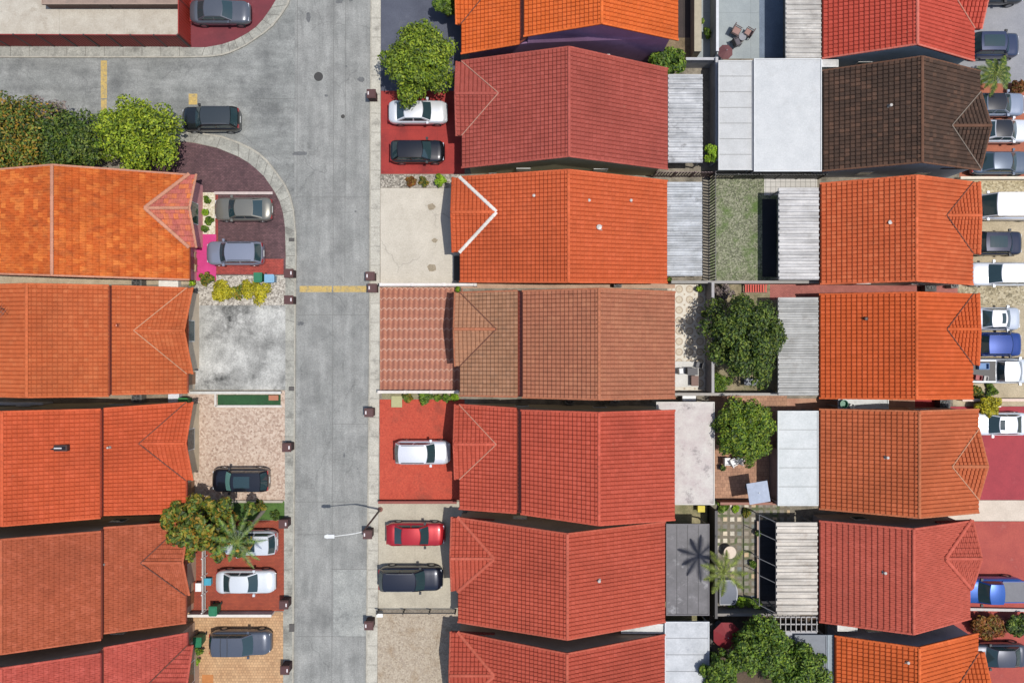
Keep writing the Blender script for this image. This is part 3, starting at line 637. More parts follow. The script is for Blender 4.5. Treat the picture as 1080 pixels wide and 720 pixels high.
vent(53, 713, 5.7, 'white vent on the pinkish red roof in the bottom left corner', s=.8); vent(109, 595, 4.6, 'small white pipe at the roof step of the rust red roof', s=.5)
p = G(63, 472, 5.9); t = thing('skylight', 'dark rectangular skylight set in the orange roof on the left', 'skylight', p)
MB().box(-.65, .65, -.22, .22, -.1, .18).build('frame', flat((70, 48, 44)), t); MB().box(-.52, .52, -.13, .13, .18, .21).build('pane', flat((34, 26, 28), .3, k=.8), t)
MB().box(-.28, .28, -.045, .045, .212, .225).build('blind', flat((220, 215, 215)), t)
p = G(8, 326, 6.3); t = thing('roof_antenna', 'bare spiky television antenna on the soft orange roof at the left edge', 'antenna', p-Vector((0, 0, .1)))
MB().tube((0, 0, 0), (0, 0, 1.2), .025).build('mast', flat((90, 70, 60), .5), t)
m = MB().tube((-.5, .4, 1.15), (.5, -.4, 1.15), .018)
for k in range(-3, 4): c_ = Vector((k*.15, -k*.12, 1.15)); m.tube(c_+Vector((-.22, -.28, 0)), c_+Vector((.22, .28, 0)), .012)
m.build('elements', flat((110, 96, 90), .5), t)
p = G(913, 371, 4.1)

# ------------------------------------------------------------------ flat and corrugated yard roofs
def cover(name, label, x0, y0, x1, y1, h, kind, c, c2=None, posts=True, cat='patio roof', panel=None, tilt=0, stain=(120, 118, 112), hi=.8, wl=.36, amp=.075, group='roofs over the back yards'):
    A, B = G(x0, y1, h), G(x1, y0, h)   # SW, NE
    t = thing(name, label, cat, ((A.x+B.x)/2, (A.y+B.y)/2, LZ), 0, group)
    W_, D_ = (B.x-A.x)/2, (B.y-A.y)/2; z = h-LZ
    st = ground_mat(c, c2, .8, .14, stain=stain, stain_scale=.9, stain_lo=.55, stain_hi=hi, rough=.55, streak=(.25, 3.0, 1) if kind == 'corr' else None)
    if kind == 'corr':
        n = max(4, int(2*D_/wl)); ys = []; zs = []
        for i in range(n):
            for f, q in ((0, 0), (.12, 1), (.42, 1), (.54, 0)): ys.append(-D_+2*D_*(i+f)/n); zs.append(q*amp)
        ys.append(D_); zs.append(0); V_ = []; k = len(ys)
        rr = random.Random(int(x0+y0))
        NX = 9
        for i, x in enumerate([-W_+2*W_*j/(NX-1) for j in range(NX)]):
            for y, q in zip(ys, zs): V_.append((x, y, z+q+tilt*(x/W_)+rr.uniform(-.006, .006)))
        F_ = [(i*k+j, (i+1)*k+j, (i+1)*k+j+1, i*k+j+1) for i in range(NX-1) for j in range(k-1)]
        rf = obj('roof_sheet', V_, F_, st, t)
        MB().box(-W_, W_, -D_-.03, -D_, z-.12, z+.02).box(-W_, W_, D_, D_+.03, z-.12, z+.02).box(-W_-.03, -W_, -D_, D_, z-.14-abs(tilt), z+.01-abs(tilt)).build('edge_trim', flat(c), rf)
    else:
        rf = MB().box(-W_, W_, -D_, D_, z-.12, z).build('roof_slab', st, t)
        if panel:
            jm = MB(); nx, ny = panel
            for i in range(1, nx): xx = -W_+2*W_*i/nx; jm.box(xx-.02, xx+.02, -D_+.02, D_-.02, z+.001, z+.022)
            for i in range(1, ny): yy = -D_+2*D_*i/ny; jm.box(-W_+.02, W_-.02, yy-.02, yy+.02, z+.001, z+.024)
            jm.build('panel_seams', flat(tuple(int(v*.72) for v in c)), rf)
        e = MB()
        for a_ in ((-W_, W_, -D_, -D_+.08), (-W_, W_, D_-.08, D_), (-W_, -W_+.08, -D_+.08, D_-.08), (W_-.08, W_, -D_+.08, D_-.08)): e.box(*a_, z+.002, z+.05)
        e.build('edge_trim', flat(tuple(min(255, int(v*1.04)) for v in c)), rf)
    if posts:
        for sx_ in (-1, 1):
            for sy_ in (-1, 1): MB().box(sx_*(W_-.15)-.05, sx_*(W_-.15)+.05, sy_*(D_-.15)-.05, sy_*(D_-.15)+.05, 0, z-.13-abs(tilt)).build('post', flat((150, 148, 144)), t)
    return t
cover('patio_cover', 'white corrugated patio cover behind the brick red middle house', 705, 79, 741, 171, 2.45, 'corr', (214, 215, 216), (178, 180, 182), stain=(96, 94, 94), hi=.72)
cover('patio_cover', 'silvery corrugated patio cover behind the white-capped orange house', 703.5, 192.5, 740.5, 290.5, 2.45, 'corr', (204, 208, 212), (166, 170, 172), stain=(104, 104, 104), hi=.72)
cover('flat_extension', 'flat pale blotchy concrete roof behind the coral red stepped house', 692, 423.5, 753.5, 532, 2.5, 'slab', (206, 200, 192), (182, 166, 164), stain=(116, 108, 108), hi=.68, cat='flat roof')
cover('flat_extension', 'dark grey weathered flat roof under the palm in the middle yard', 702.5, 552, 748, 648.5, 2.5, 'slab', (104, 100, 104), (70, 68, 72), stain=(150, 148, 150), hi=.68, cat='flat roof', panel=(4, 1))
cover('flat_extension', 'white flat roof with tree shadow at the bottom of the middle row', 701, 655, 748, 760, 2.5, 'slab', (208, 211, 214), (180, 184, 188), stain=(130, 136, 142), cat='flat roof', panel=(1, 6))
cover('corrugated_roof', 'dirty white corrugated roof behind the strong red house at the top', 829, -40, 866, 61.5, 2.5, 'corr', (216, 212, 204), (186, 180, 172), stain=(104, 100, 94))
cover('flat_extension', 'narrow white panelled flat roof beside the grey boundary wall', 757.5, 64, 794, 179.5, 2.35, 'slab', (204, 205, 204), (188, 189, 188), cat='flat roof', panel=(1, 7), stain=(170, 170, 166), hi=.95)
cover('flat_extension', 'broad white flat roof behind the dark brown house', 795, 62, 866.5, 181, 2.55, 'slab', (212, 214, 214), (196, 199, 200), cat='flat roof', stain=(180, 180, 178), hi=.95)
cover('corrugated_roof', 'clean white corrugated roof beside the scrubby lawn', 821.5, 198.5, 863.5, 294.5, 2.5, 'corr', (212, 210, 208), (186, 184, 182), stain=(140, 134, 128), wl=.46, amp=.10)
cover('corrugated_roof', 'grey rusty corrugated roof beside the big garden tree', 821, 314, 863, 416.5, 2.5, 'corr', (186, 186, 182), (150, 150, 146), stain=(108, 98, 90))
cover('flat_extension', 'white patched flat roof behind the dull orange-brown house', 820, 433, 863, 533, 2.5, 'slab', (208, 212, 212), (188, 194, 194), cat='flat roof', panel=(1, 5), stain=(170, 176, 172), hi=.9)
cover('corrugated_roof', 'cream ribbed metal roof behind the salmon red house', 819, 551, 862, 647.5, 2.5, 'corr', (216, 208, 196), (196, 188, 176), stain=(150, 130, 112), wl=.5, amp=.11)
cover('flat_extension', 'dark blue-grey flat roof beside the bottom right orange house', 838, 669, 872, 770, 2.4, 'slab', (122, 128, 136), (104, 110, 118), cat='flat roof', stain=(84, 90, 96))
cover('flat_extension', 'narrow grey-blue gutter roof strip against the bottom right orange house', 872.5, 669, 880, 770, 2.3, 'slab', (146, 158, 166), None, cat='flat roof', posts=False)
cover('side_canopy', 'small white canopy between the two bottom middle houses', 655, 657.5, 701, 667.5, 2.3, 'slab', (230, 230, 226), None, cat='canopy')
cover('side_canopy', 'white canopy carrying two round tubs between two right-row houses', 884, 420.5, 937, 431, 2.2, 'slab', (214, 216, 214), None, cat='canopy')
cover('side_canopy', 'white canopy beside the lattice roof near the bottom right', 883, 657, 904, 665, 2.3, 'slab', (230, 228, 222), None, cat='canopy')
cover('yard_canopy', 'slim pale canopy corner between the first and second right-row houses', 866.5, 63, 884, 71, 2.5, 'slab', (222, 220, 216), None, cat='canopy', posts=False)
# top left shed roof edge
cover('shed_roof', 'brown edged shed roof at the very top of the picture', 46, -30, 191, 4.5, 2.4, 'slab', (168, 142, 126), (150, 126, 112), cat='shed roof', group=None) if False else None
pg = cover('shed', 'low brown shed cut by the top edge above the concrete yard', 44, -40, 190, 4.8, 1.0, 'slab', (176, 152, 136), None, cat='shed', posts=False)
A, B = G(44, 4.8, 1.0), G(190, -40, 1.0)
MB().box(-(B.x-A.x)/2+.1, (B.x-A.x)/2-.1, -(B.y-A.y)/2+.1, (B.y-A.y)/2-.1, 0, .77).build('wall', flat((96, 60, 56)), pg)
MB().box(-1.2, -.3, -(B.y-A.y)/2+.06, -(B.y-A.y)/2+.1, .05, .7).build('door', flat((70, 46, 44)), pg)
# lattice roof
p = G(838, 658, 2.3); t = thing('pergola', 'pale grey lattice pergola roof beside the blue-grey flat roof', 'pergola', (p.x, p.y, LZ))
m = MB(); 
for i in range(9): x = -1.5+i*.4; m.box(x-.03, x+.03, -.6, .6, 2.2, 2.26)
m.build('rafters', flat((176, 172, 170)), t); m = MB()
for i in range(3): y = -.55+i*.55; m.box(-1.6, 1.8, y-.05, y+.05, 2.12, 2.19)
m.build('beams', flat((168, 164, 162)), t)
for sx_ in (-1.5, 1.7):
    for sy_ in (-.5, .5): MB().box(sx_-.05, sx_+.05, sy_-.05, sy_+.05, 0, 2.11).build('post', white, t)
MB().box(-1.6, 1.8, -1.3, -.62, 2.0, 2.06).build('lower_shelf', flat((176, 178, 184)), t)
# dark metal pergola frame beside the cream roof
p = G(811, 598, 2.4); t = thing('pergola', 'open grey metal pergola frame beside the cream ribbed roof', 'pergola', (p.x, p.y, LZ))
m = MB()
for y in (-3.4, -1.1, .2, 2.2, 3.6): m.tube((-.6, y+.35, 1.9), (.5, y-.1, 2.3), .03)
m.tube((-.6, -3.1, 1.9), (-.6, 3.95, 1.9), .035)
m.build('rails', flat((120, 120, 122), .4), t)
for y in (-3.1, 0.5, 3.9): MB().tube((-.6, y, 0), (-.6, y, 1.9), .04).build('post', flat((150, 150, 150), .4), t)
struct(sheet('yard_strip', rect(797, 548, 819, 640), LZ+.02, ground_mat((58, 58, 64), (44, 44, 50), 1, .3, joints=(0, .5), jw=.03)))  # ground sheet along the ribbed roof, coloured darker than the patio
struct(sheet('yard_strip', rect(804, 210, 819, 292), LZ+.02, ground_mat((44, 46, 54), (34, 36, 42), 1, .3)))  # plain sheet, darker than the lawn, beside the corrugated roof
struct(sheet('yard_strip', rect(801, -60, 826, 61), LZ+.02, ground_mat((126, 140, 158), (110, 124, 140), 1, .2)))

# ------------------------------------------------------------------ walls and fences
def wall(label, p0, p1, h, c, th=.15, cap=None, name='boundary_wall', cat='wall', group='walls between the yards', z0=LZ, pillars=0):
    A, B = G(*p0), G(*p1); d = (B-A); L = d.length; a = math.atan2(d.y, d.x)
    t = thing(name, label, cat, (A.x, A.y, z0-.01), a, group)
    MB().box(0, L, -th/2, th/2, 0, h).build('wall_body', ground_mat(c, tuple(int(v*.85) for v in c), 1, .15, stain=tuple(int(v*.65) for v in c), stain_scale=1.5, stain_lo=.55, stain_hi=.85), t)
    MB().box(-.02, L+.02, -th/2-.03, th/2+.03, h, h+.05).build('coping', flat(cap or c), t)
    for i in range(pillars): x = L*i/max(1, pillars-1); MB().box(x-th*.8, x+th*.8, -th*.8, th*.8, 0, h+.12).build('pillar', flat(cap or c), t)
    return t
def fence(label, p0, p1, h, c, kind='picket', sp=.14, name='metal_fence', postc=None, group='fences round the yards', nposts=4):
    A, B = G(*p0), G(*p1); d = (B-A); L = d.length; a = math.atan2(d.y, d.x)
    t = thing(name, label, 'fence', (A.x, A.y, LZ), a, group); mt = flat(c, .45)
    m = MB(); n = int(L/sp)
    if kind == 'picket':
        for i in range(n+1): x = L*i/n; m.box(x-sp*.25, x+sp*.25, -.02, .02, .05, h)
        m.build('pickets', mt, t)
        MB().box(0, L, -.02, .02, .12, .16).box(0, L, -.02, .02, h-.12, h-.08).build('rails', mt, t)
    elif kind == 'sheet':
        k = int(L/.22); V_ = []
        for i in range(k*2+1): V_ += [(L*i/(k*2), (.03 if i % 2 else -.03), .02), (L*i/(k*2), (.03 if i % 2 else -.03), h)]
        obj('panel', V_, [(2*i, 2*i+2, 2*i+3, 2*i+1) for i in range(k*2)], mt, t)
        MB().box(0, L, -.04, .04, h, h+.04).build('rails', mt, t)
    else:
        for z in (.35, .7, h-.05): m.box(0, L, -.02, .02, z-.03, z+.03)
        m.build('rails', mt, t)
    for i in range(nposts): x = L*i/(nposts-1); MB().box(x-.05, x+.05, -.05, .05, 0, h+.08).build('post', flat(postc or c, .5), t)
    return t
fence('long dark red corrugated fence along the side road', (-60, 49), (201, 50), 2.05, (150, 44, 40), 'sheet', nposts=12, postc=(70, 60, 60))
fence('short red corrugated fence beside the dark grey saloon', (202, 49), (202, -60), 2.05, (166, 56, 44), 'sheet', nposts=4, postc=(120, 50, 44))
wall('grey wall beside the white corrugated patio cover', (748.5, 71), (748.5, 176), 1.8, (190, 190, 192))
wall('grey cross wall north of the white corrugated patio cover', (718, 71.5), (748, 71.5), 1.6, (186, 186, 188))
wall('pale wall west of the blue-grey patio with chairs', (749.5, -60), (749.5, 64), 1.7, (200, 200, 192), cap=(224, 226, 228))
wall('sandy concrete wall beside the dark decking at the top', (731, -60), (731, 62), 1.3, (180, 168, 142), th=.5)
fence('tall black picket fence beside the scrubby lawn', (747.5, 187), (747.5, 297), 1.8, (58, 52, 56), nposts=5, sp=.23)
fence('dark picket fence between the brick red and the white-capped houses', (688, 187), (747, 187), 1.6, (104, 70, 74), nposts=4, sp=.23)
fence('black picket fence along the top of the scrubby lawn', (749, 189), (862, 189), 1.5, (52, 52, 54), nposts=6, sp=.23)
wall('grey wall along the circle-tiled patio', (744.5, 300), (744.5, 412), 1.8, (168, 164, 164))
wall('thin grey wall below the scrubby lawn', (704, 299), (862, 299), 1.3, (150, 146, 140))
wall('grey wall south of the big garden tree', (704, 414), (820, 414), 1.5, (164, 158, 150))
wall('brown wall south of the square parasol', (755, 527), (812, 527), 1.1, (150, 90, 66))
wall('black wall beside the dark flat roof', (747.5, 532), (747.5, 641), 1.9, (66, 62, 62))
wall('grey stone wall below the mixed paving patio', (747, 640.5), (835, 640.5), 1.3, (140, 134, 128))
wall('reddish wall under the flat pale concrete roof edge', (812, 470), (812, 527), 1.6, (170, 150, 140))
wall('dark wall beside the steps under the bottom garden tree', (744, 648), (744, 780), 1.6, (70, 64, 60))
wall('brown wall along the dark strip beside the cream ribbed roof', (797.5, 548), (797.5, 628), .35, (206, 176, 156), th=.1)
wall('low white wall with posts between the bare concrete and wavy terracotta driveways', (404.5, 301.2), (502, 301.2), .9, (238, 226, 218), pillars=4, cap=(240, 232, 226), group='low walls between the driveways')
wall('low white wall behind the small planting strip', (402, 412.5), (483, 412.5), .7, (226, 218, 206), pillars=4, cap=(232, 224, 214), group='low walls between the driveways')
wall('low reddish brown wall below the orange-red driveway', (400.5, 527.8), (482, 527.8), .45, (120, 56, 44), cap=(150, 70, 56), group='low walls between the driveways')
fence('thin black railing between the two pale driveways', (400, 641.5), (481, 641.5), .9, (66, 62, 60), 'rail', nposts=4, name='railing')
wall('white low wall across the brick red driveway with brown posts', (203, 644.5), (290, 644.5), .75, (226, 216, 206), cap=(236, 228, 218), group='low walls between the driveways')
fence('white railing along the front path of the rust red house', (219, 566), (219, 641), .9, (232, 228, 222), 'rail', nposts=5, name='railing')
wall('thin white kerb across the dark paved driveway', (228, 204.5), (288.5, 204.5), .16, (214, 196, 190), group='low walls between the driveways')
wall('white kerb above the artificial turf', (203, 413.5), (298, 413.5), .35, (214, 212, 204), group='low walls between the driveways')
wall('white kerb below the artificial turf', (229, 428), (298, 428), .12, (222, 214, 204), th=.12, group='low walls between the driveways')
wall('white kerb at the end of the artificial turf', (228.5, 414), (228.5, 428), .12, (222, 214, 204), th=.12, group='low walls between the driveways')
wall('pale low wall above the driveway with the white van', (1008, 189.5), (1110, 189.5), .5, (232, 222, 200), group='low walls between the driveways')
wall('pale low wall beside the yellow bush', (1010, 421), (1110, 421), .5, (232, 204, 186), group='low walls between the driveways')
wall('white wall in the passage at the left edge', (-60, 424), (57, 424), 1.2, (222, 222, 226), group=None)
wall('white kerb under the tree by the blue pickup', (1005, 640), (1110, 642), .25, (206, 200, 196), group='low walls between the driveways')
wall('grey bed edge below the mown grass strip', (203, 528), (299, 528), .12, (186, 176, 160), th=.12, group='low walls between the driveways')

# ------------------------------------------------------------------ cars
paint_c = {}
def car_paint(c, metal=.35):
    k_ = tuple(c)
    if k_ not in paint_c:
        m, t, b = newmat('car_paint', .32, metal, 1.0); b.inputs['Coat Roughness'].default_value = .06
        n = noise(t, geo(t), 30, 2, .5)
        t.links.new(mixc(t, lin(c, .75), ramp(t, n, [(.3, .93), (.7, 1.05)]), 1, 'MULTIPLY'), b.inputs['Base Color']); paint_c[k_] = m
    return paint_c[k_]
cg, t_, b_ = newmat('car_glass', .05, 0, 0, .9); b_.inputs['Base Color'].default_value = (.02, .04, .045, 1)
rub = flat((38, 38, 40), .8, k=1); rimm = flat((170, 172, 176), .3, .8); trim = flat((40, 40, 42), .5, k=.8)
lampm = flat((226, 228, 232), .15, .3, k=.9, coat=1); tailm = flat((150, 20, 22), .2, k=.8, coat=1)
TYPES = {  # L, W, H, zhood, zbelt, zdeck, rear base, rear roof, front roof, front base, roof half-width factor
 'sedan': (4.75, 1.84, 1.45, .90, .97, 1.02, -.365, -.20, .065, .215, .70),
 'hatch': (4.35, 1.80, 1.50, .92, .99, 1.05, -.46, -.33, .08, .24, .72),
 'suv':   (4.70, 1.90, 1.70, 1.02, 1.10, 1.12, -.485, -.40, .07, .215, .76),
 'van':   (5.6, 2.05, 2.15, 1.12, 1.22, 1.3, -.495, -.485, .26, .385, .88),
 'pickup': (5.5, 1.98, 1.82, 1.10, 1.18, 1.12, -.13, -.09, .09, .20, .78)}
def car(label, px, py, kind, c, face, Lpx=None, roofc=None, rails=False, sunroof=None, stripes=False, cargo=False, group='cars parked on the driveways', bedcover=None, glassc=None, z0=LZ+.012, rot=0, cat=None):
    L, W, Ht, zh, zb, zd, xr0, xr1, xf1, xf0, tf = TYPES[kind]
    if Lpx: L = Lpx*(HC-.9)/F
    pos = G(px, py, .9); t = thing({'sedan': 'parked_car', 'hatch': 'parked_car', 'suv': 'parked_car', 'van': 'parked_van', 'pickup': 'pickup_truck'}[kind], label, cat or {'van': 'van', 'pickup': 'pickup truck'}.get(kind, 'car'), (pos.x, pos.y, z0), (0 if face == 'E' else math.pi)+rot, group)
    pm = car_paint(c)
    hw0 = W/2
    def hwid(x):   # x in -.5...5
        e = abs(2*x); f = (1-max(0, (e-.72)/.28)**2.6*(.34 if x > 0 else .24)); return hw0*f*(.985 if x > .2 else 1)
    def ztop(x):
        if kind == 'pickup':
            if x < -.15: return zd
        zc = zb
        if x > xf0: u = (x-xf0)/(.5-xf0); return zb-(zb-zh)*min(1, u*2.2)*.6-(zh*.34)*max(0, (u-.55)/.45)**2.2
        if x < xr0: u = (xr0-x)/(.5+xr0) if xr0 > -.5 else 0; return zd-(.16)*u**2
        return zb
    xs = [-.5, -.493, -.475, -.45, -.42, -.38, -.33, -.27, -.2, -.15, -.14, -.1, 0, .1, .17, .22, .27, .32, .37, .41, .44, .465, .485, .496, .5]
    V_ = []; ns = 0
    for x in xs:
        h_ = hwid(x); zt = ztop(x); e = abs(2*x); lo = .24+(.12 if e > .96 else 0)
        sec = [(h_*.90, lo), (h_*.985, lo+.16), (h_, .56), (h_*.985, zt-.2), (h_*.93, zt-.06), (h_*.80, zt), (h_*.4, zt+.035), (0, zt+.045)]
        if abs(x) == .5: sec = [(a*.93, (z-.55)*.8+.52) for a, z in sec]
        ring = [(x*L, -a, z) for a, z in sec]+[(x*L, a, z) for a, z in sec[-2::-1]]
        V_ += ring; ns = len(ring)
    F_ = []
    for i in range(len(xs)-1):
        for j in range(ns-1): a = i*ns+j; F_.append((a, a+ns, a+ns+1, a+1))
        F_.append((i*ns, i*ns+ns-1, (i+1)*ns+ns-1, (i+1)*ns))
    F_.append(tuple(range(ns))); F_.append(tuple((len(xs)-1)*ns+j for j in range(ns))[::-1])
    body = obj('body', V_, F_, pm, t, True)
    bw = hw0*.86; tw_ = hw0*tf
    def corner(top, fwd, side):
        return Vector(((xf1 if fwd else xr1)*L, side*tw_, Ht-.05)) if top else Vector(((xf0 if fwd else xr0)*L, side*bw, zb-.03))
    bow = .13 if kind != 'van' else .1
    def front(u, v, fwd=True):     # u -1..1 across, v 0 bottom..1 top
        b0, t0 = corner(0, fwd, 1), corner(1, fwd, 1); x = b0.x+(t0.x-b0.x)*v; y = (b0.y+(t0.y-b0.y)*v)*u; z = b0.z+(t0.z-b0.z)*v+.045*(1-u*u)*v
        q = (bow if fwd else -bow*.6)*(1-u*u); return Vector((x+q, y, z))
    def side(u, v, sd):            # u 0 rear..1 front
        p0 = corner(0, 0, sd).lerp(corner(0, 1, sd), u); p1 = corner(1, 0, sd).lerp(corner(1, 1, sd), u)
        p = p0.lerp(p1, v); p.y += sd*.03*math.sin(math.pi*v); return p
    def rooff(u, v):               # u -1..1, v 0 rear..1 front
        a = front(u, 1, False); b = front(u, 1, True); p = a.lerp(b, v); p.z += .03*math.sin(math.pi*v); return p
    def grid(fn, u0, u1, v0, v1, nu=8, nv=4, off=None):
        m = MB(); base = len(m.v)
        for j in range(nv+1):
            for i in range(nu+1):
                p = fn(u0+(u1-u0)*i/nu, v0+(v1-v0)*j/nv); m.v.append(tuple(p+(off or Vector((0, 0, 0)))))
        for j in range(nv):
            for i in range(nu): a = j*(nu+1)+i; m.f.append((a, a+1, a+nu+2, a+nu+1))
        return m
    cab = MB()
    for m in (grid(lambda u, v: front(u, v, True), -1, 1, 0, 1), grid(lambda u, v: front(u, v, False), -1, 1, 0, 1), grid(lambda u, v: side(u, v, 1), 0, 1, 0, 1), grid(lambda u, v: side(u, v, -1), 0, 1, 0, 1)):
        n = len(cab.v); cab.v += m.v; cab.f += [tuple(n+i for i in f) for f in m.f]
    cab.build('pillars', pm, t, True)
    grid(rooff, -1, 1, 0, 1).build('roof', car_paint(roofc) if roofc else pm, t, True)
    grid(lambda u, v: front(u, v, True), -.91, .91, .06, .95, off=Vector((.012, 0, .012))).build('windshield', glassc or cg, t, True)
    if kind != 'van': grid(lambda u, v: front(u, v, False), -.86, .86, .1, .93, off=Vector((-.012, 0, .012))).build('rear_window', cg, t, True)
    for sd in (1, -1):
        rng = [(.06, .48), (.53, .93)] if kind not in ('pickup', 'van') else ([(.12, .88)] if kind == 'pickup' else [(.78, .96)])
        for a, b in rng: grid(lambda u, v: side(u, v, sd), a, b, .14, .86, 4, 2, off=Vector((0, sd*.012, .004))).build('side_window', cg, t, True)
        # mirror
        q = side(.93, .1, sd); MB().box(q.x-.08, q.x+.1, min(q.y+sd*.08, q.y+sd*.26), max(q.y+sd*.08, q.y+sd*.26), q.z, q.z+.14).box(q.x-.03, q.x+.03, min(q.y, q.y+sd*.1), max(q.y, q.y+sd*.1), q.z+.03, q.z+.07).build('side_mirror', trim if sum(c) < 300 else pm, t)
        hl = MB(); xx = .47*L; yy = sd*hwid(.47)*.72
        hl.box(xx-.16, xx+.045, yy-.16, yy+.16, zh*.66, zh*.66+.15); hl.build('headlight', lampm, t)
        yy = sd*hwid(-.48)*.80; zt = ztop(-.49)
        MB().box(-.5*L-.01, -.482*L+.03, yy-.14, yy+.14, zt-.28, zt-.06).build('taillight', tailm, t)
        for xw in (-.31, .315):
            wr = .34; wy = sd*(hw0-.09)
            w_ = MB().tube((xw*L, wy-.10, wr), (xw*L, wy+.10, wr), wr, seg=20).build('wheel', rub, t)
            MB().tube((xw*L, wy+sd*.101, wr), (xw*L, wy+sd*.112, wr), wr*.62, seg=14).build('rim', rimm, w_)
    MB().box(-.505*L, -.495*L, -.26, .26, .55, .67).build('number_plate', flat((225, 225, 220)), t)
    # bonnet and door shut lines
    if rails:
        for sd in (1, -1):
            pts = [side(.08, 1, sd)+Vector((0, -sd*.05, .09)), side(.5, 1, sd)+Vector((0, -sd*.05, .12)), side(.95, 1, sd)+Vector((0, -sd*.05, .09))]
            MB().path(pts, [.02]*3, 6).build('roof_rail', flat((170, 172, 175), .3, .7) if rails == 'silver' else trim, t)
    if sunroof: grid(rooff, -.62, .62, sunroof[0], sunroof[1], 5, 4, off=Vector((0, 0, .008))).build('sunroof', cg, t)
    if stripes:
        m = MB()
        for q in stripes: g_ = grid(rooff, -.97, .97, q, q+.018, 6, 1, off=Vector((0, 0, .012))); n = len(m.v); m.v += g_.v; m.f += [tuple(n+i for i in f) for f in g_.f]
        m.build('roof_bar', trim, t)
    if kind == 'pickup':
        bx0, bx1 = -.485*L, -.15*L; hh = hw0*.80
        MB().box(bx0, bx1, -hh, hh, zd-.01, zd+.055).build('bed', flat(bedcover or (60, 60, 66), .5), t)
        MB().box(bx0, bx1, -hh-.06, -hh-.003, zd, zd+.10).box(bx0, bx1, hh+.003, hh+.06, zd, zd+.10).box(bx0-.06, bx0-.003, -hh, hh, zd, zd+.10).build('bed_rail', pm, t)
    return t
mint = flat((120, 170, 160), .12, k=.6, var=.05)
car('dark grey saloon on the maroon driveway beside the red fence', 232, 12.5, 'sedan', (96, 100, 108), 'E', 63)
car('black estate car with a grey roof on the side road', 221.5, 125, 'suv', (34, 38, 40), 'W', 61, roofc=(64, 70, 72), rails='silver', z0=.005, group=None, sunroof=None)
car('grey-gold saloon on the dark paved driveway, nearest the curved kerb', 256, 220.5, 'sedan', (128, 126, 116), 'W', 61)
car('silver-blue crossover on the pink and dark paved driveway', 247.5, 267, 'suv', (146, 152, 168), 'W', 60, rails='black')
car('white saloon half under the tree on the red driveway', 441, 118, 'sedan', (236, 238, 240), 'E', 62)
car('glossy black compact car on the red driveway', 440.5, 159.5, 'hatch', (18, 20, 28), 'E', 57)
car('white crossover with silver rails on the orange-red driveway', 446, 477, 'suv', (226, 228, 234), 'E', 58, rails='black')
car('bright red car on the pale driveway beside the street lamp', 438.5, 563.5, 'sedan', (186, 28, 38), 'E', 62)
car('dark navy people carrier on the pale driveway', 433.5, 610, 'suv', (20, 26, 44), 'E', 67, rails='silver')
car('black car with green-tinted windscreen on the speckled paver driveway', 253.5, 506, 'suv', (24, 28, 38), 'W', 60, sunroof=(.35, .9), glassc=mint)
car('white crossover with a black sunroof, partly under the palm', 262, 571.5, 'suv', (228, 232, 236), 'E', 60, sunroof=(.1, .55), rails='silver') if False else car('white crossover with a black sunroof, partly under the palm', 262, 572, 'suv', (228, 232, 236), 'W', 60, sunroof=(.45, .95))
car('white saloon on the brick red driveway', 259, 613.5, 'sedan', (236, 240, 242), 'E', 62)
car('dark grey car with black roof bars on the tan driveway', 254, 677.5, 'suv', (92, 98, 110), 'E', 64, stripes=(.3, .52))
car('black car at the very top edge of the right driveways', 1046, -9, 'sedan', (40, 42, 46), 'E', 70)
car('dark navy car with a long black sunroof, right side near the palm', 1049, 48, 'suv', (48, 58, 88), 'E', 52, sunroof=(.1, .9))
car('silver-blue saloon with a black glass roof below the small palm', 1050, 110, 'sedan', (150, 160, 178), 'E', 64, roofc=(16, 18, 26))
car('white coupe with a black roof on the terracotta driveway', 1057, 138, 'sedan', (238, 240, 244), 'E', 58, roofc=(16, 18, 26))
car('slate grey saloon beside the dark brown house', 1056, 171.5, 'sedan', (96, 108, 124), 'E', 62)
car('white delivery van with a dark windscreen', 1060, 218.5, 'van', (240, 242, 250), 'W', 74)
car('dark navy car with a large sunroof between the van and the white car', 1053, 256.5, 'suv', (36, 40, 62), 'E', 50, sunroof=(.15, .85))
car('long white car below the dark navy one, right edge', 1055, 289, 'suv', (238, 240, 244), 'W', 70)
car('silver-white saloon with a small black sunroof', 1052, 336, 'sedan', (206, 212, 222), 'E', 50, sunroof=(.62, .88), roofc=(240, 240, 242))
car('bright blue car between the silver saloon and the white pickup', 1054.5, 363, 'suv', (26, 62, 140), 'E', 46)
pk = car('white pickup truck carrying clutter in its bed', 1058, 391, 'pickup', (232, 236, 240), 'E', 76, bedcover=(46, 42, 42))
car('white car beside the yellow bush on the crimson driveway', 1054, 447, 'sedan', (238, 242, 248), 'W', 60, sunroof=(.72, .99))
car('blue pickup truck with a grey bed cover on the red driveway', 1043, 622, 'pickup', (20, 82, 166), 'W', 72, bedcover=(104, 104, 112))
car('black car behind the orange house at the bottom right', 1052, 691, 'sedan', (70, 74, 86), 'W', 62)
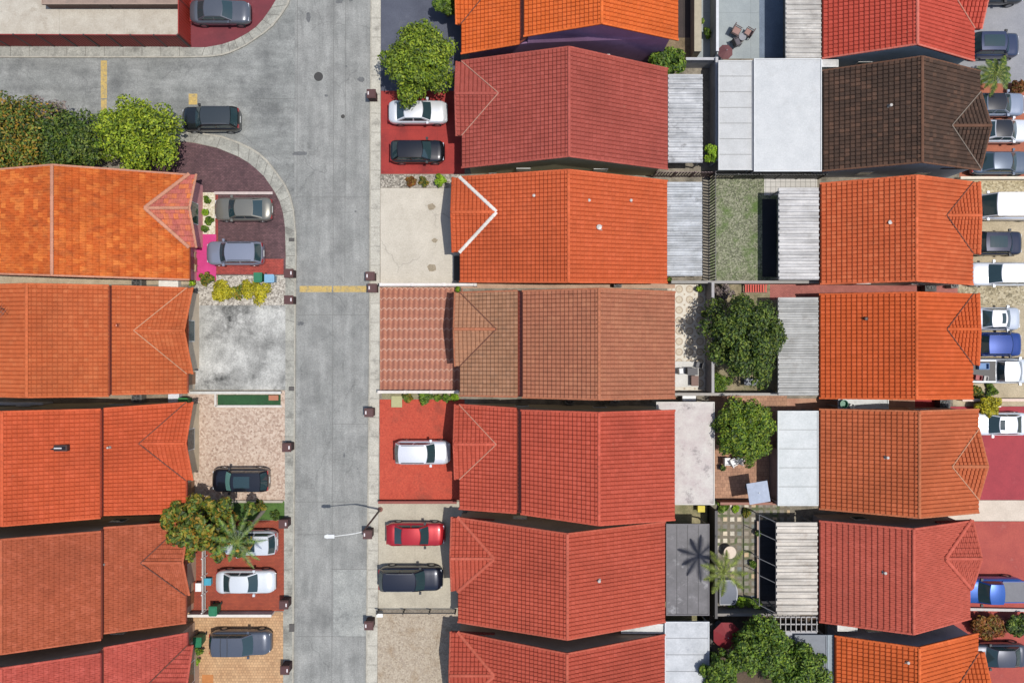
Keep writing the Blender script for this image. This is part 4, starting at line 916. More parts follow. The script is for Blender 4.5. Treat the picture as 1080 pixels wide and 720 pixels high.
# clutter in the pickup bed
for px, py, s, c, lb in ((1035, 386, (.8, .5, .3), (110, 150, 200), 'pale blue crate in the white pickup bed'), (1030, 398, (.5, .4, .25), (170, 80, 80), 'dull red box in the white pickup bed'), (1038, 399, (.35, .4, .2), (200, 196, 190), 'small white box in the white pickup bed')):
    p = G(px, py, 1.25); t = thing('crate', lb, 'crate', (p.x, p.y, 1.292), rnd.uniform(-.2, .2), 'loads in the pickup bed')
    a, b, h = s; MB().box(-a/2, a/2, -b/2, b/2, 0, h*.3).box(-a/2, -a/2+.04, -b/2, b/2, h*.3, h).box(a/2-.04, a/2, -b/2, b/2, h*.3, h).box(-a/2+.04, a/2-.04, -b/2, -b/2+.04, h*.3, h).box(-a/2+.04, a/2-.04, b/2-.04, b/2, h*.3, h).build('crate_body', flat(c), t)

# ------------------------------------------------------------------ street furniture
def pillarbox(px, py, label, left=True, rz=0):
    t = thing('kerb_mailbox', label, 'mailbox', G(px, py, 0)+Vector((0, 0, LZ-.01)), rz, 'brown kerbside mailboxes')
    br = ground_mat((74, 42, 40), (58, 34, 32), 3, .3)
    MB().box(-.30, .30, -.30, .30, 0, .95).build('pillar', br, t)
    MB().box(-.36, .36, -.35, .35, .95, 1.02).prism([(-.3, -.3), (.3, -.3), (.3, .3), (-.3, .3)], 1.02, 1.08).build('cap', flat((88, 50, 48), .6), t)
    sx_ = -1 if left else 1
    MB().box(sx_*.22-.05, sx_*.22+.05, -.12, .14, 1.081, 1.10).build('name_plate', flat((236, 226, 226)), t)
    MB().box(min(sx_*.30, sx_*.33), max(sx_*.30, sx_*.33), -.16, .16, .6, .82).build('letter_flap', flat((60, 40, 40)), t)
for px, py, lf, lb in ((394.5, 104, 1, 'brown mailbox under the roadside tree beside the red driveway'), (393.3, 292.5, 1, 'upper brown mailbox of the pair where the yellow line meets the right kerb'),
    (395.5, 304.8, 1, 'lower brown mailbox of the pair at the end of the low white wall'), (392, 433.5, 1, 'brown mailbox beside the orange-red driveway'), (390.6, 559.5, 1, 'brown mailbox under the arm of the street lamp'),
    (392, 653.5, 1, 'brown mailbox on the right kerb nearest the bottom'), (309, 289.5, 0, 'brown mailbox on the left kerb just above the yellow line'), (309, 317, 0, 'brown mailbox on the left kerb just below the yellow line'),
    (307, 469.5, 0, 'brown mailbox beside the speckled paver driveway'), (303.5, 548.5, 0, 'brown mailbox beside the mown grass strip'), (304, 632, 0, 'brown mailbox beside the end of the white low wall'), (305, 699.5, 0, 'brown mailbox beside the tan driveway')):
    pillarbox(px, py, lb, bool(lf))
b0 = G(401.5, 536.5)
t = thing('street_lamp', 'tall street lamp with a white arm reaching over the road', 'street lamp', (b0.x, b0.y, LZ))
MB().lathe([(.2, 0), (.2, .12), (.12, .2), (.1, .5)], seg=12).build('base', flat((150, 100, 90)), t)
MB().tube((0, 0, .4), (0, 0, 6.55), .085, .06, 10).build('pole', flat((74, 66, 66), .5), t)
MB().path([(0, 0, 6.4), (-.5, -.05, 6.72), (-1.2, -.12, 6.85), (-1.95, -.2, 6.88)], [.05, .045, .04, .035]).build('arm', flat((232, 232, 228), .4), t)
MB().box(-2.35, -1.9, -.33, -.07, 6.83, 6.95).prism([(-2.6, -.3), (-2.35, -.36), (-2.35, -.04), (-2.6, -.12)], 6.84, 6.94).build('lamp_head', flat((238, 240, 240), .35), t)
def bin_(px, py, label, c=(34, 110, 76), rz=0):
    t = thing('wheelie_bin', label, 'wheelie bin', G(px, py, 0)+Vector((0, 0, LZ+.01)), rz, 'wheelie bins beside the driveways')
    m = MB(); n = 0
    m.v += [(-.24, -.28, .08), (.24, -.28, .08), (.24, .28, .08), (-.24, .28, .08), (-.30, -.36, 1.0), (.30, -.36, 1.0), (.30, .36, 1.0), (-.30, .36, 1.0)]
    m.f += [(3, 2, 1, 0), (4, 5, 6, 7), (0, 1, 5, 4), (1, 2, 6, 5), (2, 3, 7, 6), (3, 0, 4, 7)]
    m.build('bin_body', flat(c, .5), t)
    MB().prism([(-.33, -.33), (-.26, -.42), (.26, -.42), (.33, -.33), (.33, .36), (-.33, .36)], 1.0, 1.06).prism([(-.24, -.3), (.24, -.3), (.24, .28), (-.24, .28)], 1.06, 1.1).build('lid', flat(tuple(int(v*1.15) for v in c), .45), t)
    for s_ in (-1, 1): MB().tube((s_*.28, .3, .12), (s_*.34, .3, .12), .12, seg=12).build('wheel', rub, t)
bin_(277.5, 293.5, 'green wheelie bin beside the yellow bushes'); bin_(231, 638, 'green wheelie bin at the white low wall'); bin_(215, 670, 'green wheelie bin beside the tan driveway shrub')
bin_(200, 422.5, 'green wheelie bin in the passage beside the artificial turf', c=(50, 120, 60), rz=1.57)
bin_(289, 295, 'blue wheelie bin beside the green one', c=(120, 160, 186), rz=1.57)

def table_round(px, py, r, h, label, c, nm='garden_table'):
    t = thing(nm, label, 'table', G(px, py, 0)+Vector((0, 0, LZ+.01)))
    MB().lathe([(r, h-.05), (r, h), (r*.97, h+.012)], seg=24).build('table_top', flat(c), t)
    MB().tube((0, 0, .05), (0, 0, h-.05), .05).lathe([(.28, 0), (.28, .04), (.06, .07)], seg=14).build('pedestal', flat((90, 86, 82)), t)
def chair(px, py, rz, label, c, group='garden chairs', seatc=None, s=1.0):
    t = thing('garden_chair', label, 'chair', G(px, py, 0)+Vector((0, 0, LZ+.01)), rz, group); mt = flat(c, .6)
    MB().box(-.28*s, .28*s, -.28*s, .28*s, .38, .43).build('seat', mt, t)
    MB().box(-.28*s, -.22*s, -.28*s, .28*s, .431, .92).build('backrest', mt, t)
    MB().box(-.2*s, .24*s, -.22*s, .22*s, .431, .48).build('cushion', flat(seatc or tuple(min(255, int(v*1.4)) for v in c)), t)
    for sy_ in (-1, 1): MB().box(-.2*s, .26*s, sy_*.27*s-.03, sy_*.27*s+.03, .60, .64).build('armrest', mt, t)
    for sx_ in (-1, 1):
        for sy_ in (-1, 1): MB().box(sx_*.25*s-.02, sx_*.25*s+.02, sy_*.25*s-.02, sy_*.25*s+.02, 0, .379).build('leg', mt, t)
chair(774, 36, -.5, 'brown garden chair, upper left of the group on the blue-grey patio', (82, 60, 58), s=1.25, seatc=(160, 120, 110))
chair(787, 38, 2.6, 'brown garden chair, right of the group on the blue-grey patio', (82, 60, 58), s=1.15, seatc=(160, 120, 110))
chair(774.5, 48, .4, 'brown garden chair, lowest of the group on the blue-grey patio', (60, 52, 58), s=1.1, seatc=(90, 84, 92))
table_round(780.5, 42.5, .3, .5, 'tiny round table among the brown garden chairs', (150, 150, 156))
def parasol(px, py, label, c, r=1.4, seg=8, h=2.2, sq=False, rz=0, drop=.35):
    t = thing('parasol', label, 'parasol', G(px, py, 0)+Vector((0, 0, LZ+.01)), rz)
    m = MB(); n = 4 if sq else seg
    m.v = [(0, 0, h+drop)]+[(r*math.cos(2*math.pi*(i+.5)/n), r*math.sin(2*math.pi*(i+.5)/n), h) for i in range(n)]
    m.v += [(0, 0, h+drop-.02)]+[(p_[0], p_[1], p_[2]-.02) for p_ in m.v[1:n+1]]
    m.f = [(0, i+1, (i+1) % n+1) for i in range(n)]+[(n+1, n+1+(i+1) % n+1, n+2+i) for i in range(n)]+[(i+1, n+2+i, n+2+(i+1) % n, (i+1) % n+1) for i in range(n)]
    m.build('canopy', flat(c, .7), t)
    MB().tube((0, 0, 0), (0, 0, h+drop+.08), .03).build('pole', flat((180, 180, 180), .4), t)
    MB().lathe([(.3, 0), (.3, .06), (.05, .1)], seg=14).build('base', flat((90, 90, 90)), t)
parasol(789, 512.5, 'pale grey-blue square parasol on the brick patio', (176, 186, 204), r=1.15, sq=True, rz=.16, drop=.12)
parasol(757, 657, 'red round parasol half hidden under the bottom garden tree', (140, 18, 30), r=1.1)
parasol(758, 64.5, 'small maroon parasol at the corner of the blue-grey patio', (120, 74, 74), r=.6, h=1.6)
table_round(766.5, 579, .5, .72, 'round beige table on the mixed paving patio', (226, 206, 184))
chair(764, 485, 0, 'white garden chair under the lower garden tree, left one', (236, 234, 230)); chair(771, 486, .5, 'white garden chair under the lower garden tree, middle one', (236, 234, 230)); chair(778, 484, 1.2, 'white garden chair under the lower garden tree, right one', (236, 234, 230))
chair(205.5, 270.5, 0, 'upper tan chair on the pink entrance path', (176, 150, 116), s=1.0, seatc=(190, 168, 130)); chair(206.5, 283.5, 0, 'lower tan chair on the pink entrance path', (176, 150, 116), seatc=(190, 168, 130))
# curved garden tub with grey cover
p = G(764, 621); t = thing('garden_tub', 'dark blue half-round garden tub with a white rim under the palm', 'tub', (p.x, p.y, LZ+.01))
P = [(-.6, -1.0), (.2, -1.0)]+[(.2+.65*math.cos(a), -.1+1.1*math.sin(a)) for a in [(-.9+i*.2)*1.0 for i in range(13)]]+[(-.6, .95)]
MB().prism(P, 0, .62).build('tub_body', flat((170, 172, 178)), t); MB().prism([(x*.88, y*.9) for x, y in P], .621, .66).build('cover', flat((74, 84, 104), .3), t)
def acunit(px, py, label, s=.8, c=(120, 118, 112), h=.75):
    t = thing('air_conditioner', label, 'air conditioner', G(px, py, 0)+Vector((0, 0, LZ)), 0, 'air conditioners beside the houses')
    MB().box(-s/2, s/2, -s/2, s/2, 0, h).build('case', flat(c), t)
    MB().lathe([(s*.42, h), (s*.42, h+.03), (s*.36, h+.05)], seg=20).build('fan_ring', flat((56, 54, 52)), t)
    m = MB()
    for i in range(5): a = i*2*math.pi/5; m.tube((0, 0, h+.07), (s*.34*math.cos(a), s*.34*math.sin(a), h+.07), .05, seg=4)
    m.build('fan_blades', flat((96, 94, 92)), t)
for a in ((150, 299.5, 'air conditioner between the two upper left houses'), (150, 418.5, 'air conditioner in the passage above the skylight house'), (141, 657, 'air conditioner between the two lowest left houses', .9), (647, 420, 'air conditioner in the dark gap, nearest the coral red roof ridge', .7),
          (1000, 300.5, 'air conditioner at the street end of the pink brick passage', .6), (990, 425, 'dark air conditioner on the crimson side passage', .8, (70, 68, 66)), (520, 189, 'air conditioner between the brick red and the white-capped houses', .6), (600, 420.5, 'air conditioner in the dark gap, halfway along the brown-pink house', .7),
          (650, 299.5, 'air conditioner below the white-capped orange house', .6, (90, 88, 86)), (975, 302, 'black air conditioner in the pink brick passage', .9, (60, 56, 56))): acunit(*a)
def box_item(name, cat, label, px, py, sx, sy, h, c, top=None, z=LZ+.012, rz=0, group=None):
    t = thing(name, label, cat, G(px, py, 0)+Vector((0, 0, z)), rz, group)
    MB().box(-sx/2, sx/2, -sy/2, sy/2, .04, h).build('case', flat(c), t)
    MB().box(-sx/2-.03, sx/2+.03, -sy/2-.03, sy/2+.03, h, h+.05).build('lid', flat(top or tuple(min(255, int(v*1.1)) for v in c)), t)
    for a in (-1, 1):
        for b in (-1, 1): MB().box(a*sx*.4-.03, a*sx*.4+.03, b*sy*.4-.03, b*sy*.4+.03, 0, .039).build('foot', trim, t)
box_item('storage_box', 'storage box', 'white storage box between the upper left houses', 182, 299.5, 1.5, .6, .5, (226, 222, 214))
box_item('storage_box', 'storage box', 'white storage box in the passage beside the artificial turf', 188, 419, .8, .7, .6, (216, 216, 220))
box_item('storage_box', 'storage box', 'small white box against the front of the rust red house', 213, 616, .4, .6, .5, (236, 236, 236), group=None)
box_item('laundry_basket', 'basket', 'turquoise basket beside the white railing', 221.5, 611, .55, .5, .35, (110, 196, 214), top=(70, 170, 196))
box_item('cooler_box', 'cooler box', 'long white box behind the circle-tiled patio wall', 724, 419, 1.0, .35, .7, (236, 236, 234))
box_item('meter_box', 'utility box', 'white utility box at the end of the black railing', 401.5, 645.5, .45, .35, .3, (232, 230, 226))
box_item('meter_box', 'utility box', 'pale green ground box on the orange-red driveway', 419, 423, .8, .85, .12, (176, 172, 120), top=(182, 178, 126))
box_item('bench', 'bench', 'grey bench behind the big garden tree', 790, 402, 1.1, .5, .45, (120, 124, 132))
box_item('planter_box', 'planter', 'black speckled planter beside the front of the white-capped orange house', 483, 283.5, .5, 1.9, .4, (40, 38, 34))
box_item('planter_box', 'planter', 'small brown planter on the artificial turf', 290, 419, .7, .35, .2, (172, 110, 80))
box_item('grill', 'barbecue', 'dark barbecue on the white deck of the circle-tiled patio', 727, 391, .75, .5, .8, (66, 64, 68), z=LZ+.11)
box_item('crate', 'crate', 'brown crate on the white deck of the circle-tiled patio', 730.5, 401, .5, .75, .45, (106, 70, 58), z=LZ+.11)
box_item('storage_box', 'storage box', 'yellow storage box in the gap below the flat pale concrete roof', 737, 534, .5, .45, .6, (204, 186, 40))
box_item('garden_stand', 'plant stand', 'brown stand beside the yellow bush', 1034, 423, .6, .6, .5, (92, 54, 46)); box_item('garden_stand', 'plant stand', 'white stand beside the yellow bush', 1046, 424, .5, .6, .5, (226, 216, 206))
struct(sheet('white_deck', rect(706, 381, 737, 408), LZ+.10, ground_mat((232, 230, 224), (216, 214, 208), 1, .12)))
chair(716, 391, .1, 'white metal chair beside the dark barbecue on the white deck', (190, 190, 190), s=.8); chair(735, 384.5, 2.9, 'dark metal chair at the upper corner of the white deck', (70, 70, 74), s=.8)
for px, py, r, c, lb in ((888.5, 425.5, .32, (30, 120, 84), 'green round tub on the white canopy between two right-row houses'), (897, 428, .2, (232, 232, 228), 'small white-rimmed tub on the white canopy between two right-row houses')):
    p = G(px, py, 2.25); t = tag(MB().lathe([(r*.8, 0), (r, .3), (r*.9, .3), (r*.72, .05)], seg=20).build('round_tub', flat(c, .5)), lb, 'tub'); t.location = (p.x, p.y, 2.25)
# red tarpaulin frames in passages
p = G(798, 304, .6)
t = thing('garden_swing', 'orange-red striped lounger by the pink passage wall', 'lounger', (p.x, p.y, LZ)); m = MB()
for i in range(9): x = -.9+i*.2; m.box(x, x+.12, -.3, .3, .42, .46)
m.build('slats', flat((220, 66, 40)), t); MB().box(-.95, .95, -.34, -.28, .36, .42).box(-.95, .95, .28, .34, .36, .42).build('frame', flat((140, 60, 50)), t)
for a in (-.85, .85):
    for b in (-.3, .3): MB().box(a-.03, a+.03, b-.03, b+.03, 0, .36).build('leg', flat((140, 60, 50)), t)
# front planter with white stones
pave('stone_bed', rect(213, 203, 227, 247), ground_mat((226, 216, 186), (204, 194, 160), 3, .3, cells=8, cellcols=[(190, 178, 146), (236, 228, 202), (250, 244, 226)]), .013)

# ------------------------------------------------------------------ plants
def leafmat(cols, transl=.14):
    m, t, b = newmat('foliage', .55, spec=.3); n = t.nodes.new('ShaderNodeNewGeometry')
    k = 1.0
    col = ramp(t, n.outputs['Random Per Island'], [(i/(len(cols)-1), lin(c, k)) for i, c in enumerate(cols)])
    col = mixc(t, col, ramp(t, noise(t, n.outputs['Position'], 1.6, 4, .6), [(.32, .5), (.68, 1.3)]), 1, 'MULTIPLY')
    t.links.new(col, b.inputs['Base Color'])
    tr = t.nodes.new('ShaderNodeBsdfTranslucent'); t.links.new(col, tr.inputs[0]); mx = t.nodes.new('ShaderNodeMixShader'); mx.inputs[0].default_value = transl
    t.links.new(b.outputs[0], mx.inputs[1]); t.links.new(tr.outputs[0], mx.inputs[2]); t.links.new(mx.outputs[0], t.nodes['Material Output'].inputs[0])
    return m
G_BRIGHT = leafmat([(46, 66, 16), (96, 118, 26), (128, 146, 34), (156, 166, 44)])
G_MID = leafmat([(30, 52, 18), (62, 90, 24), (92, 116, 34), (120, 138, 44)])
G_BR2 = leafmat([(40, 60, 16), (84, 106, 26), (112, 132, 32), (138, 150, 42)])
G_MID2 = leafmat([(34, 56, 16), (72, 98, 24), (100, 122, 30), (130, 142, 40)])
G_DARK = leafmat([(24, 40, 16), (50, 72, 24), (78, 98, 32), (108, 118, 44)])
G_MIX = leafmat([(44, 54, 22), (64, 84, 28), (86, 104, 32), (150, 110, 36), (100, 126, 44)])
G_YEL = leafmat([(96, 100, 20), (160, 150, 30), (190, 176, 40), (120, 126, 30)])
G_RED = leafmat([(70, 40, 20), (130, 70, 34), (96, 90, 30), (150, 90, 40)])
G_FRESH = leafmat([(60, 90, 16), (120, 150, 30), (150, 180, 44)])
G_MAUVE = leafmat([(80, 70, 66), (120, 106, 104), (140, 126, 120), (86, 84, 54)])
barkm = ground_mat((120, 100, 80), (90, 74, 58), 4, .3)
def leaves(centres, n, ls, rng, flatness=.8, shell=.34):
    """centres: (x,y,z,r). Each leaf a folded diamond."""
    tot = sum(c[3]**2 for c in centres); V_ = []; F_ = []
    for c in centres:
        k = max(6, int(n*c[3]**2/tot))
        d = rng.normal(size=(k, 3)); d /= np.linalg.norm(d, axis=1)[:, None]
        d[:, 2] = np.where(d[:, 2] < -.35, -d[:, 2], d[:, 2])
        r = c[3]*(shell+(1-shell)*rng.random(k)**.6)
        P = np.array(c[:3])+d*r[:, None]*np.array([1, 1, flatness])
        nn = d+rng.normal(size=(k, 3))*.45+np.array([0, 0, .5]); nn /= np.linalg.norm(nn, axis=1)[:, None]
        a = np.cross(nn, rng.normal(size=(k, 3))); a /= np.linalg.norm(a, axis=1)[:, None]; b = np.cross(nn, a)
        s = ls*(.6+.8*rng.random(k))[:, None]
        base = len(V_)*1
        p0 = P-a*s; p1 = P+b*s*.55+nn*s*.12; p2 = P+a*s; p3 = P-b*s*.55+nn*s*.12
        q = np.stack([p0, p1, p2, p3], 1).reshape(-1, 3)
        i0 = sum(len(x) for x in V_) if V_ else 0
        V_.append(q); F_.append(np.arange(k*4).reshape(-1, 4)+i0)
    return np.concatenate(V_), np.concatenate(F_)
def tree(name, label, px, py, rpx, h, mat, cat='tree', n=6500, ls=.17, lobes=26, ragged=.42, group=None, trunk=True, seed=1, sy=1.0, dens=1.0, low=.45, lobe=.36, mat2=None):
    """(px,py) = crown centre in the picture, at height h*.7"""
    big = n > 3000
    if big: n = int(n*1.9); ls *= .66; lobes = int(lobes*1.5); lobe *= .78
    elif n > 900: n = int(n*1.6); ls *= .75
    rng = np.random.default_rng(seed); hc = h*.68 if trunk else h*.5
    c = G(px, py, hc); r = rpx*(HC-hc)/F; t = thing(name, label, cat, (c.x, c.y, LZ), 0, group)
    cs = []
    for i in range(lobes):
        a = rng.random()*2*math.pi; q = math.sqrt((i+.5)/lobes)*(1-lobe*.9); q *= (.84+ragged*1.3*rng.random())
        x, y = r*q*math.cos(2.4*i+a*.15), r*sy*q*math.sin(2.4*i+a*.15)
        top = math.sqrt(max(0.05, 1-(q)**2)); z = h-LZ-r*lobe*.7-(1-top)*(h*low)-rng.random()*h*.2
        cs.append((x, y, max(r*lobe*.4, z), r*lobe*(.72+.5*rng.random())))
    # a lower layer keeps gaps from showing bare
    for i in range(lobes//3):
        a = rng.random()*2*math.pi; q = .6*math.sqrt(rng.random()); cs.append((r*q*math.cos(a), r*sy*q*math.sin(a), max(.2, h*.5), r*lobe))
    v, f = leaves(cs, int(n*dens), ls, rng)
    cr = obj('crown', v.tolist(), f.tolist(), mat, t)
    if mat2:
        v, f = leaves([(x+.1, y, z+.05, q) for x, y, z, q in cs[::3]], n//6, ls, rng, shell=.85); obj('blossom', v.tolist(), f.tolist(), mat2, cr)
    if trunk:
        m = MB(); hb = h*.42; m.path([(0, 0, 0), (.05, .03, hb*.5), (.0, .08, hb)], [h*.035+.05, h*.03+.03, h*.028+.02], 8)
        for cc in cs[:lobes:4]:
            mid = Vector((cc[0]*.45, cc[1]*.45, (hb+cc[2])*.5)); m.path([(0, .08, hb-.05), mid, (cc[0], cc[1], cc[2])], [h*.02+.02, h*.013+.015, .015], 6)
        m.build('trunk', barkm, t)
    else:
        m = MB()
        for cc in cs[::3]: m.tube((cc[0]*.3, cc[1]*.3, 0), (cc[0], cc[1], cc[2]), .02, .008, 5)
        m.build('stems', barkm, t)
    return t
tree('street_tree', 'round bright green tree at the side road above the orange house', 141, 141, 46, 4.6, G_BRIGHT, n=9000, ls=.17, lobes=34, seed=2, sy=.84)
tree('street_tree', 'tall mixed green and ochre tree at the left edge', 4, 150, 50, 5.0, G_MIX, n=8000, lobes=30, seed=3, sy=1.1)
tree('street_tree', 'dark green tree between the ochre tree and the bright green tree', 62, 150, 40, 3.8, G_DARK, n=6500, lobes=26, seed=5, sy=.85)
tree('street_tree', 'thin mauve-grey leafy bush over the side road at the left', 48, 122, 22, 3.2, G_MAUVE, n=1400, ls=.13, lobes=16, seed=6)
tree('street_tree', 'small green tree tucked between the dark and the bright green trees', 88, 152, 20, 3.0, G_MID, n=2500, lobes=16, seed=7)
tree('street_tree', 'round green tree over the blue-grey driveway at the right pavement', 442, 63, 41, 4.6, G_BR2, n=9000, lobes=34, seed=8, sy=1.0)
tree('small_tree', 'small green treetop at the top edge beside the bright orange roof', 470, 6, 13, 2.6, G_MID, n=1200, lobes=10, seed=9)
tree('garden_tree', 'loose green bush in the corner between the two top middle houses', 703, 66, 21, 2.9, G_MID, n=2200, lobes=14, seed=10, sy=.8)
tree('garden_tree', 'lime green bush at the grey wall beside the white patio cover', 750.5, 163, 10.5, 2.4, G_FRESH, n=1100, lobes=9, ls=.15, seed=11)
tree('garden_tree', 'big dark green tree in the yard beside the grey rusty roof', 789, 356, 42, 5.2, G_DARK, n=10000, lobes=36, seed=12, sy=1.15)
tree('garden_tree', 'bright green tree above the brick patio with the parasol', 785, 454, 34, 4.4, G_MID2, n=7500, lobes=30, seed=13, sy=1.1)
tree('garden_tree', 'upper green tree beside the red parasol at the bottom', 800, 682, 33, 4.8, G_MID, n=6500, lobes=26, seed=14, ragged=.34)
tree('garden_tree', 'lower left green tree at the bottom beside the white flat roof', 758, 708, 22, 4.2, G_MID, n=3500, lobes=18, seed=15, sy=1.1)
tree('garden_tree', 'dark green tree at the bottom beside the blue-grey flat roof', 840, 706, 34, 4.4, G_MID, n=5500, lobes=24, seed=16, sy=1.0)
tree('small_tree', 'reddish brown bush under the salmon red roof by the blue pickup', 1040, 659, 19, 1.5, G_RED, n=2200, lobes=16, seed=17, sy=.6, trunk=False)
tree('small_tree', 'dark shadowy shrub at the right edge below the blue pickup', 1070, 657, 14, 1.6, G_DARK, n=1400, lobes=10, seed=18, sy=.8, trunk=False)
tree('shrub', 'yellow-green bush beside the white car at the right', 1041.5, 428, 13, 1.7, G_YEL, cat='bush', n=1500, lobes=12, ls=.13, seed=19, trunk=False)
tree('garden_tree', 'sparse ochre and green tree overhanging the rust red roof', 213, 555, 46, 4.4, G_MIX, n=3600, lobes=30, seed=22, sy=.8, ls=.30, lobe=.22, ragged=.45, dens=.8)
SH = [(236, 306, 15, .9, G_YEL, 'left yellow bush in the gravel bed above the stained concrete'), (270, 306, 17, 1.0, G_YEL, 'right yellow bush in the gravel bed above the stained concrete'), (218, 294, 8, .7, G_MIX, 'ochre shrub beside the pink entrance path'), (253, 307, 9, .8, G_MIX, 'olive shrub between the two yellow bushes'),
      (219, 211, 4, .5, G_MID, 'small green plant at the top of the white stone bed'), (217, 224, 4, .5, G_FRESH, 'green plant second from the top of the white stone bed'), (221, 233, 5, .5, G_MID, 'larger plant in the lower half of the white stone bed'), (216, 241, 4, .5, G_MID, 'plant at the bottom of the white stone bed'),
      (464.5, 190.5, 7, .8, G_FRESH, 'round green shrub in the gravel bed below the red driveway'), (434, 191.5, 6, .5, G_RED, 'reddish plant, left in the gravel bed below the red driveway'), (447, 191.5, 6, .5, G_MIX, 'ochre plant, middle of the gravel bed below the red driveway'),
      (430, 419, 6, .6, G_MIX, 'leftmost shrub in the planting strip of the orange-red driveway'), (449, 418, 9, .9, G_MID, 'largest green shrub in the planting strip of the orange-red driveway'), (462, 419, 4, .5, G_MID, 'small shrub right of the largest one in the planting strip'), (471, 418.5, 5, .6, G_MID, 'fourth shrub in the planting strip of the orange-red driveway'), (480, 418, 5, .6, G_FRESH, 'rightmost shrub in the planting strip by the coral red roof'),
      (208, 684, 8, .9, G_MID, 'green shrub beside the green bin on the tan driveway'), (206, 696, 6, .8, G_FRESH, 'small shrub against the pinkish red roof'), (275, 533, 7, .5, G_MIX, 'ochre ground plant on the mown grass strip'), (290, 543, 6, .4, G_DARK, 'dark low plant on the mown grass strip'),
      (772, 634, 6, .7, G_MID, 'hedge plant beside the garden tub'), (781, 634, 6, .7, G_FRESH, 'fresh green hedge plant right of the garden tub'), (789, 634, 6, .7, G_MID, 'hedge plant left below the mixed paving patio'), (798, 635, 6, .7, G_MID, 'hedge plant right below the mixed paving patio'), (762, 534, 7, .6, G_MID, 'green plant at the top of the mixed paving patio, left'), (787, 540, 5, .5, G_MIX, 'green plant at the top of the mixed paving patio, right'), (794, 594, 4, .6, G_MID, 'potted round plant on the right of the mixed paving patio'),
      (1030, 414, 8, .5, G_MIX, 'olive ground plant above the yellow bush'), (1045, 411, 8, .5, G_MID, 'green ground plant below the white pickup'), (745, 35, 5, 1.0, G_MID, 'climbing plant between the two walls beside the blue-grey patio'), (763, 308, 11, 1.4, G_MAUVE, 'mauve bush above the big dark garden tree'), (760, 404, 12, 1.3, G_MID, 'green bush below the big dark garden tree'), (776, 536, 4, .4, G_FRESH, 'tiny fresh plant at the top of the mixed paving patio'),
      (1072, 92, 10, 1.2, G_RED, 'orange-brown bush beside the small palm at the right edge')]
for i, (x, y, r, h, mt, lb) in enumerate(SH): tree('shrub', lb, x, y, r, h, mt, cat='bush', n=int(60*r+200), lobes=8, ls=.11, seed=30+i, trunk=False, sy=.8 if r > 8 else 1, group='small bushes and plants')
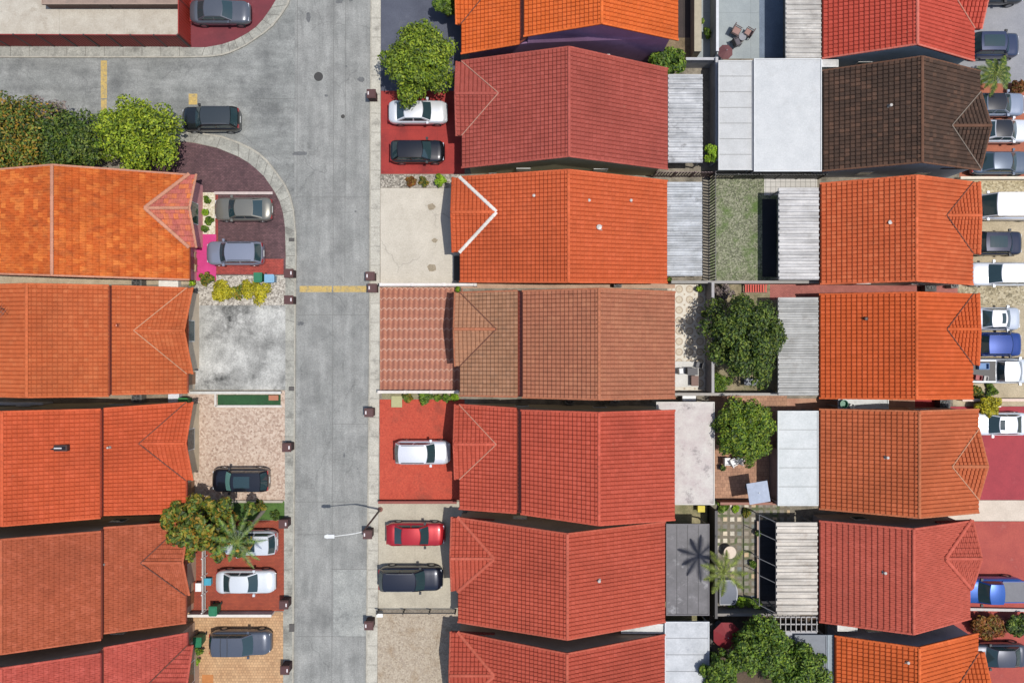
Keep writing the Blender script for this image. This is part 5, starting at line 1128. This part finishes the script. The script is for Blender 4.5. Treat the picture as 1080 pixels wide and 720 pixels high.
def palm(label, px, py, h, r, nf, mat, seed, foot=None, droop=.5, wide=.5, lean=(0, 0)):
    c = G(px, py, h); rng = random.Random(seed); f0 = foot or (c.x, c.y)
    t = thing('palm_tree', label, 'palm', (f0[0], f0[1], LZ)); top = Vector((c.x-f0[0], c.y-f0[1], h-LZ))
    m = MB(); pts = [Vector((0, 0, 0)), top*.35+Vector((top.x*.08, top.y*.08, 0)), top*.7, top]
    m.path(pts, [.17, .13, .12, .11], 9); m.build('trunk', flat((150, 140, 126), .8), t)
    for k in range(nf):
        a = 2*math.pi*k/nf+rng.uniform(-.2, .2); L = r*rng.uniform(.8, 1.1); up = rng.uniform(.05, .45)
        fm = MB(); N_ = 14; prev = None; ax = Vector((math.cos(a), math.sin(a), 0)); sd = Vector((-math.sin(a), math.cos(a), 0)); P = []
        for i in range(N_+1):
            s = i/N_; P.append(top+ax*(L*s*(1-.12*s))+Vector((0, 0, up*L*s-droop*L*s*s)))
        for i in range(N_): fm.tube(P[i], P[i+1], .02*(1-i/N_)+.005, .02*(1-(i+1)/N_)+.005, 4, False)
        for i in range(1, N_*2):
            s = i/(N_*2); j = min(N_-1, int(s*N_)); q = P[j].lerp(P[j+1], s*N_-j); wl_ = wide*math.sin(math.pi*min(1, s*.85+.12))*rng.uniform(.85, 1.1)
            for g_ in (-1, 1):
                e = q+sd*(g_*wl_)+ax*(wl_*.55)+Vector((0, 0, -wl_*.35)); wd = ax*.035
                fm.v += [tuple(q-wd), tuple(q+wd), tuple(e)]; n_ = len(fm.v); fm.f.append((n_-3, n_-2, n_-1))
        fm.build('frond', mat, t)
    MB().lathe([(.12, -.1), (.18, .05), (.05, .25)], c=tuple(top), seg=10).build('crown_heart', flat((130, 140, 60)), t)
PALM = leafmat([(56, 66, 22), (92, 104, 34), (120, 130, 50)]); PALM2 = leafmat([(36, 60, 26), (70, 104, 36), (120, 140, 60), (96, 110, 80)]); PALM3 = leafmat([(34, 52, 18), (66, 90, 26), (120, 126, 50)])
palm('yellow-green palm over the dark grey flat roof', 764, 603, 5.6, 2.2, 9, PALM, 3, droop=.35, wide=.36)
palm('palm with drooping fronds over the white crossover', 250, 571, 4.6, 2.5, 10, PALM2, 5, foot=tuple(G(279, 537)[:2]), droop=.42, wide=.3)
palm('small dense palm beside the navy car at the top right', 1050, 78, 2.4, 1.75, 18, PALM3, 7, droop=.4, wide=.35)
for i, (px, py, c, lb) in enumerate(((704, 296, (150, 80, 60), 'terracotta pot below the silvery patio cover'), (736, 305, (90, 90, 96), 'grey pot in the corner of the circle-tiled patio'), (741, 332, (60, 66, 74), 'dark pot along the circle-tiled patio wall'), (797, 560, (120, 90, 70), 'small brown pot on the right edge of the mixed paving patio'),
    (206, 299, (150, 70, 50), 'terracotta pot at the foot of the pink entrance path'), (760, 492, (60, 70, 110), 'blue pot on the brick patio near the white chairs'), (737, 26, (90, 110, 70), 'greenish pot between the two walls at the top'), (484, 306, (70, 64, 60), 'dark pot at the corner of the wavy terracotta driveway'))):
    p = G(px, py); t = thing('plant_pot', lb, 'plant pot', (p.x, p.y, LZ+.014), 0, 'plant pots in the yards')
    MB().lathe([(.16, 0), (.22, .3), (.24, .32), (.20, .32), (.19, .27)], seg=16).build('pot', flat(c), t)
    v, f = leaves([(0, 0, .45, .26)], 60, .1, np.random.default_rng(i)); obj('foliage', v.tolist(), f.tolist(), (G_MID, G_FRESH, G_DARK)[i % 3], t)
# end etc. on mixed paving
